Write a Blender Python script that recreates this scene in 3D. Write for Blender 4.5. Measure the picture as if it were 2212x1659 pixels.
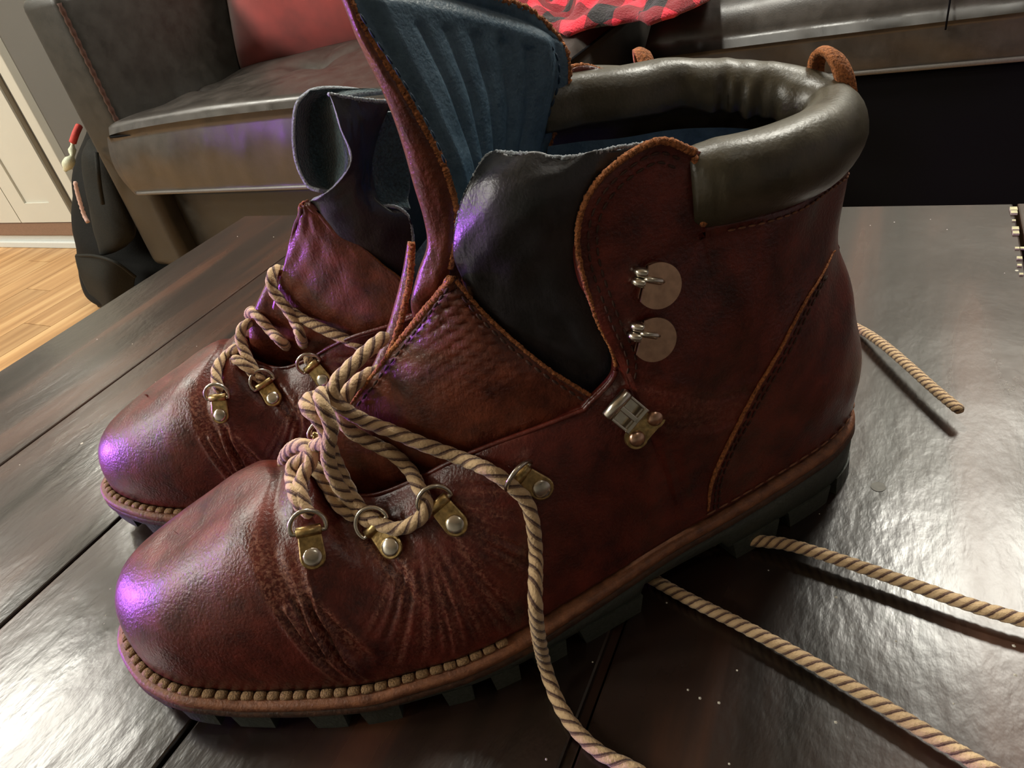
import bpy, math, random
import numpy as np
from mathutils import Vector, Matrix
from mathutils.bvhtree import BVHTree

for o in list(bpy.data.objects): bpy.data.objects.remove(o)
COL = bpy.context.scene.collection
SC = bpy.context.scene
rnd = random.Random(7); nrs = np.random.RandomState(3)
A = np.array

# ---------------------------------------------------------------- camera (fitted from the table seams; table top is z = 0)
W_PX, H_PX = 2212, 1659
CAM_F = 1574.5; CAM_H = 0.24
YAW, PITCH, ROLL = math.radians(32.0515), math.radians(33.8914), math.radians(-13.4712)
def cam_axes():
    cy, sy, cp, sp = math.cos(YAW), math.sin(YAW), math.cos(PITCH), math.sin(PITCH)
    f = A([-sy*cp, cy*cp, -sp]); r = A([cy, sy, 0.]); u = np.cross(r, f)
    cr, sr = math.cos(ROLL), math.sin(ROLL)
    return r*cr+u*sr, -r*sr+u*cr, f
CR, CU, CF = cam_axes()
CP = A([0, 0, CAM_H])
cd = bpy.data.cameras.new('camera'); cam = bpy.data.objects.new('camera', cd); COL.objects.link(cam)
cd.sensor_fit = 'HORIZONTAL'; cd.sensor_width = 36; cd.lens = CAM_F/W_PX*36; cd.clip_start = .01; cd.clip_end = 50
m3 = Matrix((CR, CU, -CF)).transposed()
cam.matrix_world = Matrix.Translation(CP) @ m3.to_4x4()
SC.camera = cam
SC.view_settings.view_transform = 'Standard'; SC.view_settings.look = 'None'
SC.view_settings.gamma = 1; SC.view_settings.use_curve_mapping = False
SC.view_settings.exposure = 0.22

# ---------------------------------------------------------------- world and lamps
wd = bpy.data.worlds.new('world'); SC.world = wd; wd.use_nodes = True
wd.node_tree.nodes['Background'].inputs[0].default_value = (.6, .6, .58, 1)
wd.node_tree.nodes['Background'].inputs[1].default_value = .3
def area(name, loc, target, size, power, color, spread=180, shape='DISK', sy=None):
    l = bpy.data.lights.new(name, 'AREA'); l.shape = shape; l.size = size; l.energy = power; l.color = color
    if sy: l.size_y = sy
    l.spread = math.radians(spread)
    o = bpy.data.objects.new(name, l); COL.objects.link(o); o.location = loc
    o.rotation_euler = (Vector(target)-Vector(loc)).to_track_quat('-Z', 'Y').to_euler(); return o
WARM = (1.0, .97, .86)
LAMPS = ((.42, 2.0, .22, 38), (-.53, 1.15, .09, 20), (-2.75, .38, .32, 44), (1.0, .0, .17, 1.5), (-3.1, 1.7, .26, 90), (-3.1, -1.1, .34, 62), (-3.1, -2.2, .34, 62))  # the lamp over the cabinet is added to brighten the left sofa seat
for x, y, r, pw_ in LAMPS: area('ceiling_lamp_light', (x, y, 1.98), (x, y, 0), 2*r, pw_, WARM)
area('purple_strip_light', (-2.7, -.62, .13), (-.2, .2, .05), .26, 4.2, (.50, .13, 1.0), shape='RECTANGLE', sy=.28, spread=56)

# ---------------------------------------------------------------- survey helpers
def ray(px, py): return (px-W_PX/2)/CAM_F*CR-(py-H_PX/2)/CAM_F*CU+CF
def on_z(px, py, z):
    d = ray(px, py); return CP+d*((z-CAM_H)/d[2])
def on_y(px, py, y):
    d = ray(px, py); return CP+d*(y/d[1])
def on_x(px, py, x):
    d = ray(px, py); return CP+d*(x/d[0])
class Frame:
    def __init__(s, ox, oy, al, mir=1):
        s.o = A([ox, oy, 0.]); s.ax = A([-math.cos(al), -math.sin(al), 0.]); s.ay = A([math.sin(al), -math.cos(al), 0.])
        s.az = A([0, 0, 1.]); s.mir = mir
        s.R = np.stack([s.ax, s.ay*mir, s.az])       # boot axes: x to the toe, y to the outer side
    def W(s, P): return s.o+np.asarray(P, float)@s.R   # boot -> world
    def at(s, px, py, **k):                           # ray meets plane X=, Y=(towards the viewer), Z= of this boot; world point
        (n, v), = k.items(); n = {'X': s.ax, 'Y': s.ay, 'Z': s.az}[n]
        d = ray(px, py); return CP+d*((v-(CP-s.o)@n)/(d@n))
    def loc(s, Pw): return (np.asarray(Pw)-s.o)@s.R.T
NEAR = Frame(-.00801593, .27696505, .66123059)
FAR = Frame(-.0825, .3120, .4650, -1)

# ---------------------------------------------------------------- mesh helpers
def cr1(P, n):
    """Catmull-Rom through rows of P, n samples."""
    P = np.asarray(P, float); k = len(P)
    if k == 2:
        t = np.linspace(0, 1, n)[:, None].reshape((-1,)+(1,)*(P.ndim-1)); return P[0]*(1-t)+P[1]*t
    E = np.concatenate([[2*P[0]-P[1]], P, [2*P[-1]-P[-2]]])
    u = np.linspace(0, k-1, n); i = np.minimum(u.astype(int), k-2); t = (u-i).reshape((-1,)+(1,)*(P.ndim-1))
    p0, p1, p2, p3 = E[i], E[i+1], E[i+2], E[i+3]
    return .5*(2*p1+(-p0+p2)*t+(2*p0-5*p1+4*p2-p3)*t**2+(-p0+3*p1-3*p2+p3)*t**3)
def resample(P, n):
    P = np.asarray(P, float); d = np.r_[0, np.cumsum(np.linalg.norm(np.diff(P, axis=0), axis=1))]
    t = np.linspace(0, d[-1], n); return np.stack([np.interp(t, d, P[:, j]) for j in range(P.shape[1])], 1)
def smooth_curve(P, n): return resample(cr1(P, 400), n)
def grid_faces(r, c, closed=False, off=0):
    F = []
    for i in range(r-1):
        for j in range(c if closed else c-1):
            a = off+i*c+j; b = off+i*c+(j+1) % c; F.append((a, b, b+c, a+c))
    return F
def link(name, V, F, mat=None, parent=None, smooth=True, uv=None):
    me = bpy.data.meshes.new(name); me.from_pydata([tuple(map(float, v)) for v in V], [], F)
    if mat is not None:
        for m in (mat if isinstance(mat, (list, tuple)) else [mat]): me.materials.append(m)
    if smooth: me.polygons.foreach_set('use_smooth', [True]*len(me.polygons))
    if uv is not None:
        ul = me.uv_layers.new(name='UVMap'); li = np.zeros(len(me.loops), int); me.loops.foreach_get('vertex_index', li)
        ul.data.foreach_set('uv', uv[li].astype(np.float32).ravel())
    me.update()
    o = bpy.data.objects.new(name, me); COL.objects.link(o)
    if parent is not None: o.parent = parent
    return o
def tag(o, label=None, cat=None, group=None, kind=None):
    for k, v in (('label', label), ('category', cat), ('group', group), ('kind', kind)):
        if v: o[k] = v
    return o
def empty(name, loc=(0, 0, 0)):
    o = bpy.data.objects.new(name, None); COL.objects.link(o); o.location = loc; o.empty_display_size = .05; return o
class MB:
    def __init__(s): s.V = []; s.F = []
    def add(s, V, F):
        n = len(s.V); s.V += [tuple(v) for v in V]; s.F += [tuple(n+i for i in f) for f in F]; return s
    def box(s, lo, hi):
        x0, y0, z0 = lo; x1, y1, z1 = hi
        return s.add([(x0,y0,z0),(x1,y0,z0),(x1,y1,z0),(x0,y1,z0),(x0,y0,z1),(x1,y0,z1),(x1,y1,z1),(x0,y1,z1)],
                     [(3,2,1,0),(4,5,6,7),(0,1,5,4),(1,2,6,5),(2,3,7,6),(3,0,4,7)])
    def tube(s, P, r, n=10, closed=False):
        P = np.asarray(P, float); k = len(P); r = np.broadcast_to(r, k)
        T = np.gradient(P, axis=0) if not closed else np.roll(P, -1, 0)-np.roll(P, 1, 0)
        T /= np.linalg.norm(T, axis=1)[:, None]+1e-12
        a = np.cross(T[0], [0, 0, 1.]);
        if np.linalg.norm(a) < .1: a = np.cross(T[0], [1., 0, 0])
        a /= np.linalg.norm(a); V = []
        for i in range(k):
            a = a-T[i]*(a@T[i]); a /= np.linalg.norm(a); b = np.cross(T[i], a)
            for j in range(n):
                th = 2*math.pi*j/n; V.append(P[i]+r[i]*(a*math.cos(th)+b*math.sin(th)))
        F = grid_faces(k, n, True)
        if closed: F += [((k-1)*n+j, (k-1)*n+(j+1) % n, (j+1) % n, j) for j in range(n)]
        else: F += [tuple(range(n))[::-1], tuple((k-1)*n+j for j in range(n))]
        return s.add(V, F)
    def out(s, name, mat, parent=None, smooth=False): return link(name, s.V, s.F, mat, parent, smooth)
def rbox(name, lo, hi, rad, mat, parent=None, seg=4, **k):
    o = MB().box(lo, hi).out(name, mat, parent, smooth=True)
    b = o.modifiers.new('bevel', 'BEVEL'); b.width = rad; b.segments = seg; b.limit_method = 'NONE'
    return o
def rope(name, P, r, mat, parent, n=20, pitch=.0165, strands=3, step=.0011, z_min=None):
    """Twisted cord: lobed section that turns along the path; UV.x carries the strand phase."""
    P = cr1(P, 40*len(P)); L = np.linalg.norm(np.diff(P, axis=0), axis=1).sum(); k = max(8, int(L/step)); P = resample(P, k)
    for _ in range(3): P[1:-1] = (P[:-2]+2*P[1:-1]+P[2:])/4
    if z_min is not None: P[:, 2] = np.maximum(P[:, 2], z_min)
    T = np.gradient(P, axis=0); T /= np.linalg.norm(T, axis=1)[:, None]
    a = np.cross(T[0], [0, 0, 1.])
    if np.linalg.norm(a) < .1: a = np.cross(T[0], [1., 0, 0])
    s = np.r_[0, np.cumsum(np.linalg.norm(np.diff(P, axis=0), axis=1))]
    V = np.zeros((k, n+1, 3)); UV = np.zeros((k, n+1, 2)); th = np.arange(n+1)*2*math.pi/n
    for i in range(k):
        a = a-T[i]*(a@T[i]); a /= np.linalg.norm(a); b = np.cross(T[i], a)
        ph = (th+2*math.pi*s[i]/pitch)*strands/(2*math.pi)
        rr = r*(.80+.23*np.abs(np.sin(math.pi*ph))**.7)*(1+.035*np.sin(th*7+i*1.9)*np.cos(i*.83+th*3))
        if i < 2 or i > k-3: rr = rr*(.6 if i in (0, k-1) else .92)
        V[i] = P[i]+(np.cos(th)[:, None]*a+np.sin(th)[:, None]*b)*rr[:, None]
        UV[i, :, 0] = ph; UV[i, :, 1] = s[i]/pitch
    F = grid_faces(k, n+1)+[tuple(range(n))[::-1], tuple((k-1)*(n+1)+j for j in range(n))]
    return link(name, V.reshape(-1, 3), F, mat, parent, uv=UV.reshape(-1, 2))
def sheet(name, G, mats, parent, thick=.002, nu=40, nv=40, off=0, rim=1, inner=0, wob=0):
    """A leather sheet through the control grid G (rows, cols, xyz); materials: face, cut edge, back."""
    G = np.asarray(G, float); V = cr1(G, nu); V = cr1(V.transpose(1, 0, 2), nv).transpose(1, 0, 2)
    if wob:
        uu, vv = np.meshgrid(np.linspace(0, 1, nv), np.linspace(0, 1, nu))
        V = V+wob*(np.sin(uu*23+vv*9)*np.cos(vv*17))[..., None]*A([.3, .3, .5])
    pw_ = A(parent.location) if parent is not None else A([0., 0, 0])
    Nn = np.cross(np.gradient(V, axis=0), np.gradient(V, axis=1)); fl_ = ((CP-pw_-V)*Nn).sum() < 0      # face side = the side seen in the photo
    FF = grid_faces(nu, nv)
    a_, b_, c_ = (V.reshape(-1, 3)[k] for k in FF[len(FF)//2][:3])
    n0 = np.cross(b_-a_, c_-b_); gN = Nn.reshape(-1, 3)[FF[len(FF)//2][0]]
    if (n0@gN < 0) != fl_: FF = [f[::-1] for f in FF]
    o = link(name, V.reshape(-1, 3), FF, mats, parent)
    m = o.modifiers.new('solid', 'SOLIDIFY'); m.thickness = thick; m.offset = off
    m.material_offset_rim = rim; m.material_offset = inner; return o

# ---------------------------------------------------------------- materials
def new_mat(name):
    m = bpy.data.materials.new(name); m.use_nodes = True; nt = m.node_tree
    return m, nt, nt.nodes['Principled BSDF'], nt.nodes, nt.links
def ramp(N, stops, interp='LINEAR'):
    r = N.new('ShaderNodeValToRGB'); r.color_ramp.interpolation = interp
    e = r.color_ramp.elements
    while len(e) < len(stops): e.new(.5)
    for x, (p, c) in zip(e, stops): x.position = p; x.color = (*c, 1) if len(c) == 3 else c
    return r
def leather(name, c1, c2, rough=.35, coat=.0, bump=.3, scale=90, grain=900, spec=.5, wrinkle=0, vein=None, wear=None):
    m, nt, B, N, L = new_mat(name)
    tc = N.new('ShaderNodeTexCoord')
    n1 = N.new('ShaderNodeTexNoise'); n1.inputs['Scale'].default_value = scale; n1.inputs['Detail'].default_value = 6; n1.inputs['Roughness'].default_value = .65
    L.new(tc.outputs['Object'], n1.inputs['Vector'])
    r = ramp(N, [(.32, c1), (.7, c2)]); L.new(n1.outputs[0], r.inputs[0])
    col = r.outputs[0]
    if vein:
        v = N.new('ShaderNodeTexVoronoi'); v.feature = 'DISTANCE_TO_EDGE'; v.inputs['Scale'].default_value = 700
        nn = N.new('ShaderNodeTexNoise'); nn.inputs['Scale'].default_value = 60; L.new(tc.outputs['Object'], nn.inputs['Vector'])
        mx = N.new('ShaderNodeMix'); mx.data_type = 'VECTOR'; mx.inputs[0].default_value = .04
        L.new(tc.outputs['Object'], mx.inputs[4]); L.new(nn.outputs[1], mx.inputs[5]); L.new(mx.outputs[1], v.inputs['Vector'])
        r2 = ramp(N, [(0, (.55,)*3), (.045, (0,)*3)]); L.new(v.outputs[0], r2.inputs[0])
        n3 = N.new('ShaderNodeTexNoise'); n3.inputs['Scale'].default_value = 22; L.new(tc.outputs['Object'], n3.inputs['Vector'])
        r3 = ramp(N, [(.38, (0,)*3), (.9, (.8,)*3)]); L.new(n3.outputs[0], r3.inputs[0])
        mu = N.new('ShaderNodeMath'); mu.operation = 'MULTIPLY'; L.new(r2.outputs[0], mu.inputs[0]); L.new(r3.outputs[0], mu.inputs[1])
        mc = N.new('ShaderNodeMix'); mc.data_type = 'RGBA'; L.new(mu.outputs[0], mc.inputs[0]); L.new(col, mc.inputs[6]); mc.inputs[7].default_value = (*vein, 1)
        col = mc.outputs[2]
    if wear:
        at = N.new('ShaderNodeAttribute'); at.attribute_name = 'wear'
        wn = N.new('ShaderNodeTexNoise'); wn.inputs['Scale'].default_value = 800; wn.inputs['Detail'].default_value = 5; wn.inputs['Distortion'].default_value = .8; L.new(tc.outputs['Object'], wn.inputs['Vector'])
        wr = ramp(N, [(.44, (0,)*3), (.62, (1,)*3)]); L.new(wn.outputs[0], wr.inputs[0])
        wm = N.new('ShaderNodeMath'); wm.operation = 'MULTIPLY'; L.new(at.outputs['Fac'], wm.inputs[0]); L.new(wr.outputs[0], wm.inputs[1])
        w2 = N.new('ShaderNodeMath'); w2.operation = 'MULTIPLY'; w2.use_clamp = True; w2.inputs[1].default_value = .36; L.new(wm.outputs[0], w2.inputs[0])
        wc = N.new('ShaderNodeMix'); wc.data_type = 'RGBA'; L.new(w2.outputs[0], wc.inputs[0]); L.new(col, wc.inputs[6]); wc.inputs[7].default_value = (*wear, 1); col = wc.outputs[2]
    L.new(col, B.inputs['Base Color'])
    rr = ramp(N, [(.3, (rough*.8,)*3), (.75, (min(1, rough*1.25),)*3)]); L.new(n1.outputs[0], rr.inputs[0]); L.new(rr.outputs[0], B.inputs['Roughness'])
    B.inputs['Specular IOR Level'].default_value = spec
    B.inputs['Coat Weight'].default_value = coat; B.inputs['Coat Roughness'].default_value = .25
    g = N.new('ShaderNodeTexNoise'); g.inputs['Scale'].default_value = grain; g.inputs['Detail'].default_value = 3; L.new(tc.outputs['Object'], g.inputs['Vector'])
    b1 = N.new('ShaderNodeBump'); b1.inputs['Strength'].default_value = bump; b1.inputs['Distance'].default_value = .0006; L.new(g.outputs[0], b1.inputs['Height'])
    last = b1
    if wrinkle:
        w = N.new('ShaderNodeTexNoise'); w.inputs['Scale'].default_value = 38; w.inputs['Detail'].default_value = 5; w.inputs['Distortion'].default_value = 1.2
        mp = N.new('ShaderNodeMapping'); mp.inputs['Scale'].default_value = (2.6, 1, .7); mp.inputs['Rotation'].default_value = (.4, .5, .3)
        L.new(tc.outputs['Object'], mp.inputs[0]); L.new(mp.outputs[0], w.inputs['Vector'])
        b2 = N.new('ShaderNodeBump'); b2.inputs['Strength'].default_value = wrinkle; b2.inputs['Distance'].default_value = .0025
        L.new(w.outputs[0], b2.inputs['Height']); L.new(b1.outputs[0], b2.inputs['Normal']); last = b2
    L.new(last.outputs[0], B.inputs['Normal'])
    return m
def plain(name, c, rough=.6, metal=0, bump=0, scale=400, var=.15, sheen=0, aniso=None):
    m, nt, B, N, L = new_mat(name)
    tc = N.new('ShaderNodeTexCoord'); n1 = N.new('ShaderNodeTexNoise'); n1.inputs['Scale'].default_value = scale; n1.inputs['Detail'].default_value = 4
    L.new(tc.outputs['Object'], n1.inputs['Vector'])
    r = ramp(N, [(.3, tuple(x*(1-var) for x in c)), (.7, tuple(min(1, x*(1+var)) for x in c))]); L.new(n1.outputs[0], r.inputs[0]); L.new(r.outputs[0], B.inputs['Base Color'])
    B.inputs['Roughness'].default_value = rough; B.inputs['Metallic'].default_value = metal
    if sheen: B.inputs['Sheen Weight'].default_value = sheen
    if bump:
        b = N.new('ShaderNodeBump'); b.inputs['Strength'].default_value = bump; b.inputs['Distance'].default_value = .001; L.new(n1.outputs[0], b.inputs['Height']); L.new(b.outputs[0], B.inputs['Normal'])
    return m
M = {}
M['brown'] = leather('oxblood_leather', (.045, .0065, .005), (.155, .021, .011), rough=.36, bump=.45, wrinkle=.10, vein=(.30, .075, .04), spec=.5, coat=.08)
M['upper'] = leather('creased_oxblood_leather', (.038, .0052, .004), (.155, .020, .0105), rough=.35, bump=.5, wrinkle=.08, vein=(.32, .08, .045), spec=.55, coat=.10, wear=(.44, .20, .13))
M['brown2'] = leather('oxblood_leather_worn', (.045, .008, .005), (.20, .042, .015), rough=.34, bump=.45, wrinkle=.35, vein=(.36, .12, .06), spec=.65, coat=.15)
M['olive'] = leather('olive_black_leather', (.034, .028, .015), (.072, .059, .034), rough=.38, bump=.2, wrinkle=.1, spec=.6)
M['black'] = leather('black_leather', (.010, .012, .012), (.028, .026, .030), rough=.36, bump=.25, wrinkle=.2, spec=.6)
M['blue'] = leather('blue_lining_leather', (.045, .092, .14), (.095, .17, .24), rough=.45, bump=.5, scale=160, wrinkle=.1, spec=.5)
M['suede'] = plain('teal_suede', (.030, .062, .072), .95, bump=1.0, scale=900, var=.6, sheen=.3)
M['raw'] = plain('raw_cut_leather', (.36, .125, .038), .85, bump=1.0, scale=1100, var=.55)
M['grey_edge'] = plain('grey_cut_edge', (.30, .33, .36), .9, bump=.8, scale=1200, var=.3)
M['rubber'] = plain('black_rubber', (.042, .048, .038), .55, bump=.3, scale=700, var=.3)
M['welt'] = leather('welt_leather', (.12, .042, .020), (.34, .135, .06), rough=.55, bump=.5, scale=200)
M['midsole'] = leather('midsole_leather', (.030, .014, .008), (.11, .046, .022), rough=.6, bump=.5, scale=220)
M['stitch'] = plain('welt_stitch_thread', (.30, .18, .085), .8, bump=.8, scale=1500, var=.4)
M['thread'] = plain('dark_thread', (.05, .018, .010), .8)
M['thread_light'] = plain('light_thread', (.22, .09, .045), .8)
M['nickel'] = plain('nickel', (.62, .58, .50), .22, 1, var=.12)
M['brass'] = plain('tarnished_brass', (.50, .36, .16), .32, 1, bump=.15, scale=500, var=.45)
M['copper'] = plain('copper_rivet', (.60, .38, .27), .28, 1, var=.15)
def lace_mat():
    m, nt, B, N, L = new_mat('striped_lace_cord')
    uv = N.new('ShaderNodeUVMap'); sp = N.new('ShaderNodeSeparateXYZ'); L.new(uv.outputs[0], sp.inputs[0])
    fr = N.new('ShaderNodeMath'); fr.operation = 'FRACT'; L.new(sp.outputs[0], fr.inputs[0])
    tc = N.new('ShaderNodeTexCoord'); n = N.new('ShaderNodeTexNoise'); n.inputs['Scale'].default_value = 900; n.inputs['Detail'].default_value = 3; L.new(tc.outputs['Object'], n.inputs['Vector'])
    sc = N.new('ShaderNodeMath'); sc.operation = 'MULTIPLY_ADD'; sc.inputs[1].default_value = .12; L.new(n.outputs[0], sc.inputs[0]); L.new(fr.outputs[0], sc.inputs[2])
    r = ramp(N, [(.0, (.09, .042, .030)), (.14, (.09, .042, .030)), (.19, (.56, .385, .215)), (.55, (.68, .485, .28)), (.84, (.54, .37, .21)), (.89, (.09, .042, .030)), (.955, (.30, .18, .12)), (1., (.08, .04, .025))])
    L.new(sc.outputs[0], r.inputs[0]); L.new(r.outputs[0], B.inputs['Base Color']); B.inputs['Roughness'].default_value = .85
    B.inputs['Sheen Weight'].default_value = .25
    b = N.new('ShaderNodeBump'); b.inputs['Strength'].default_value = .7; b.inputs['Distance'].default_value = .0008; L.new(n.outputs[0], b.inputs['Height']); L.new(b.outputs[0], B.inputs['Normal'])
    return m
M['lace'] = lace_mat()
def table_mat():
    m, nt, B, N, L = new_mat('dark_stained_table_wood')
    tc = N.new('ShaderNodeTexCoord'); oi = N.new('ShaderNodeObjectInfo')
    mp = N.new('ShaderNodeMapping'); mp.inputs['Scale'].default_value = (9, 1.1, 9)
    ad = N.new('ShaderNodeVectorMath'); ad.operation = 'ADD'; L.new(tc.outputs['Object'], ad.inputs[0]); L.new(oi.outputs['Random'], ad.inputs[1]); L.new(ad.outputs[0], mp.inputs[0])
    n = N.new('ShaderNodeTexNoise'); n.inputs['Scale'].default_value = 2.4; n.inputs['Detail'].default_value = 8; n.inputs['Distortion'].default_value = .6; L.new(mp.outputs[0], n.inputs['Vector'])
    r = ramp(N, [(.33, (.011, .008, .006)), (.5, (.026, .014, .010)), (.64, (.060, .024, .013)), (.8, (.095, .038, .018))]); L.new(n.outputs[0], r.inputs[0])
    # pale specks of dust
    v = N.new('ShaderNodeTexVoronoi'); v.inputs['Scale'].default_value = 38; L.new(tc.outputs['Object'], v.inputs['Vector'])
    n2 = N.new('ShaderNodeTexNoise'); n2.inputs['Scale'].default_value = 9; L.new(tc.outputs['Object'], n2.inputs['Vector'])
    a1 = N.new('ShaderNodeMath'); a1.operation = 'LESS_THAN'; a1.inputs[1].default_value = .035; L.new(v.outputs[0], a1.inputs[0])
    a2 = N.new('ShaderNodeMath'); a2.operation = 'GREATER_THAN'; a2.inputs[1].default_value = .58; L.new(n2.outputs[0], a2.inputs[0])
    a3 = N.new('ShaderNodeMath'); a3.operation = 'MULTIPLY'; L.new(a1.outputs[0], a3.inputs[0]); L.new(a2.outputs[0], a3.inputs[1])
    mx = N.new('ShaderNodeMix'); mx.data_type = 'RGBA'; L.new(a3.outputs[0], mx.inputs[0]); L.new(r.outputs[0], mx.inputs[6]); mx.inputs[7].default_value = (.5, .47, .4, 1)
    L.new(mx.outputs[2], B.inputs['Base Color'])
    rr = ramp(N, [(.3, (.20,)*3), (.7, (.30,)*3)]); L.new(n.outputs[0], rr.inputs[0]); L.new(rr.outputs[0], B.inputs['Roughness'])
    B.inputs['Specular IOR Level'].default_value = .5
    g = N.new('ShaderNodeTexNoise'); g.inputs['Scale'].default_value = 130; g.inputs['Detail'].default_value = 4
    mg = N.new('ShaderNodeMapping'); mg.inputs['Scale'].default_value = (1, .5, 1); L.new(tc.outputs['Object'], mg.inputs[0]); L.new(mg.outputs[0], g.inputs['Vector'])
    b = N.new('ShaderNodeBump'); b.inputs['Strength'].default_value = .22; b.inputs['Distance'].default_value = .0012; L.new(g.outputs[0], b.inputs['Height'])
    w = N.new('ShaderNodeTexNoise'); w.inputs['Scale'].default_value = 5; L.new(tc.outputs['Object'], w.inputs['Vector'])
    b2 = N.new('ShaderNodeBump'); b2.inputs['Strength'].default_value = .25; b2.inputs['Distance'].default_value = .02; L.new(w.outputs[0], b2.inputs['Height']); L.new(b.outputs[0], b2.inputs['Normal'])
    L.new(b2.outputs[0], B.inputs['Normal'])
    return m
M['table'] = table_mat()
M['table_spot'] = plain('grey_table_spot', (.10, .092, .075), .55)
M['table_edge'] = plain('worn_table_edge', (.20, .085, .035), .5, var=.4, scale=120)
def floor_mat():
    m, nt, B, N, L = new_mat('honey_floor_wood')
    tc = N.new('ShaderNodeTexCoord'); oi = N.new('ShaderNodeObjectInfo')
    ad = N.new('ShaderNodeVectorMath'); ad.operation = 'ADD'; L.new(tc.outputs['Object'], ad.inputs[0]); L.new(oi.outputs['Random'], ad.inputs[1])
    mp = N.new('ShaderNodeMapping'); mp.inputs['Scale'].default_value = (.8, 14, 1); L.new(ad.outputs[0], mp.inputs[0])
    n = N.new('ShaderNodeTexNoise'); n.inputs['Scale'].default_value = 2.2; n.inputs['Detail'].default_value = 6; L.new(mp.outputs[0], n.inputs['Vector'])
    r = ramp(N, [(.3, (.28, .14, .05)), (.5, (.46, .26, .11)), (.7, (.56, .36, .17))]); L.new(n.outputs[0], r.inputs[0])
    hv = N.new('ShaderNodeHueSaturation'); mm = N.new('ShaderNodeMath'); mm.operation = 'MULTIPLY_ADD'; mm.inputs[1].default_value = .35; mm.inputs[2].default_value = .8
    L.new(oi.outputs['Random'], mm.inputs[0]); L.new(mm.outputs[0], hv.inputs['Value']); L.new(r.outputs[0], hv.inputs['Color'])
    L.new(hv.outputs[0], B.inputs['Base Color']); B.inputs['Roughness'].default_value = .4
    return m
M['floor'] = floor_mat()
M['sofa'] = leather('dark_sofa_leather', (.014, .013, .010), (.028, .025, .020), rough=.40, bump=.25, scale=30, grain=420, wrinkle=.0, spec=.5)
M['sofa_seat'] = leather('dark_seat_leather', (.022, .019, .016), (.044, .037, .032), rough=.38, bump=.3, scale=25, grain=380, spec=.7, coat=.15)
M['sofa_black'] = plain('black_shaded_sofa_face', (.005, .005, .006), .95)  # near-black for feet and seams, and for the shaded right base
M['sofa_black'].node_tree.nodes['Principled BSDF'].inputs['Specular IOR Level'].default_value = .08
M['piping'] = plain('grey_leather_piping', (.10, .09, .08), .35)
M['wall'] = plain('grey_painted_wall', (.27, .26, .24), .8, var=.03, scale=3)
M['white'] = plain('cream_painted_wood', (.50, .49, .43), .5, var=.03, scale=4)
M['cab_shadow'] = plain('gap_shade_subfloor', (.10, .095, .085), .7)  # shade of the cabinet gap as a dark colour; also the subfloor
M['ceil'] = plain('white_ceiling', (.62, .61, .57), .9, var=.02, scale=2)
M['brown_trim'] = plain('brown_trim_paint', (.20, .12, .08), .6)
M['base_white'] = plain('pale_baseboard_paint', (.55, .57, .55), .5, var=.03)
M['nylon'] = plain('black_nylon', (.006, .006, .0055), .75, bump=.5, scale=500, var=.4)
M['nylon2'] = plain('grey_nylon', (.014, .014, .012), .7, bump=.5, scale=500, var=.3)
for k_ in ('nylon', 'nylon2'): M[k_].node_tree.nodes['Principled BSDF'].inputs['Specular IOR Level'].default_value = .15
M['pillow'] = plain('red_velvet', (.24, .022, .018), .9, var=.3, scale=14, sheen=.5, bump=.1)
def glow(name, c, s):
    m, nt, B, N, L = new_mat(name); B.inputs['Base Color'].default_value = (.8, .8, .8, 1); B.inputs['Emission Color'].default_value = (*c, 1); B.inputs['Emission Strength'].default_value = s; return m

# ---------------------------------------------------------------- room
FZ = -.45; X0, X1, Y0, Y1, CZ = -3.9, 2.8, -2.8, 2.35, 2.02
def slab(name, lo, hi, mat): return tag(MB().box(lo, hi).out(name, mat), kind='structure')
slab('wall_back', (X0, Y1, FZ), (X1, Y1+.1, CZ), M['ceil'])
slab('wall_left', (X0-.1, Y0, FZ), (X0, Y1, CZ), M['wall'])
slab('wall_right', (X1, Y0, FZ), (X1+.1, Y1, CZ), M['wall'])
slab('wall_front', (X0, Y0-.1, FZ), (X1, Y0, CZ), M['wall'])
slab('ceiling', (X0, Y0, CZ), (X1, Y1, CZ+.1), M['ceil'])
fl = slab('floor', (X0, Y0, FZ-.05), (X1, Y1, FZ-.006), M['cab_shadow'])
FD = on_z(87, 592, FZ)-on_z(0, 639, FZ); fa = math.atan2(FD[1], FD[0])
# boards run along direction fa; pivot near the visible patch
piv = A([-2.0, .95]); pw = .12
du, dv = A([math.cos(fa), math.sin(fa)]), A([-math.sin(fa), math.cos(fa)])
bm_cache = {}
for i in range(-34, 26):
    off = (i*.37) % .9
    for j in range(-4, 6):
        c0 = -1.2+j*1.1-off+.6; c1 = c0+1.1-.0015
        cen = piv+du*(c0+c1)/2+dv*(i*pw+pw/2)
        if not (X0+.1 < cen[0] < .6 and -1.6 < cen[1] < 2.0) or abs(i) > 30: continue
        if 'p' not in bm_cache:
            o = MB().box((-.549, -pw/2+.0008, -.006), (.549, pw/2-.0008, 0)).out('plank', M['floor'], fl); bm_cache['p'] = o.data
        else:
            o = bpy.data.objects.new('plank', bm_cache['p']); COL.objects.link(o); o.parent = fl
        o.location = (cen[0], cen[1], FZ-.0001); o.rotation_euler = (0, 0, fa)
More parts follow.
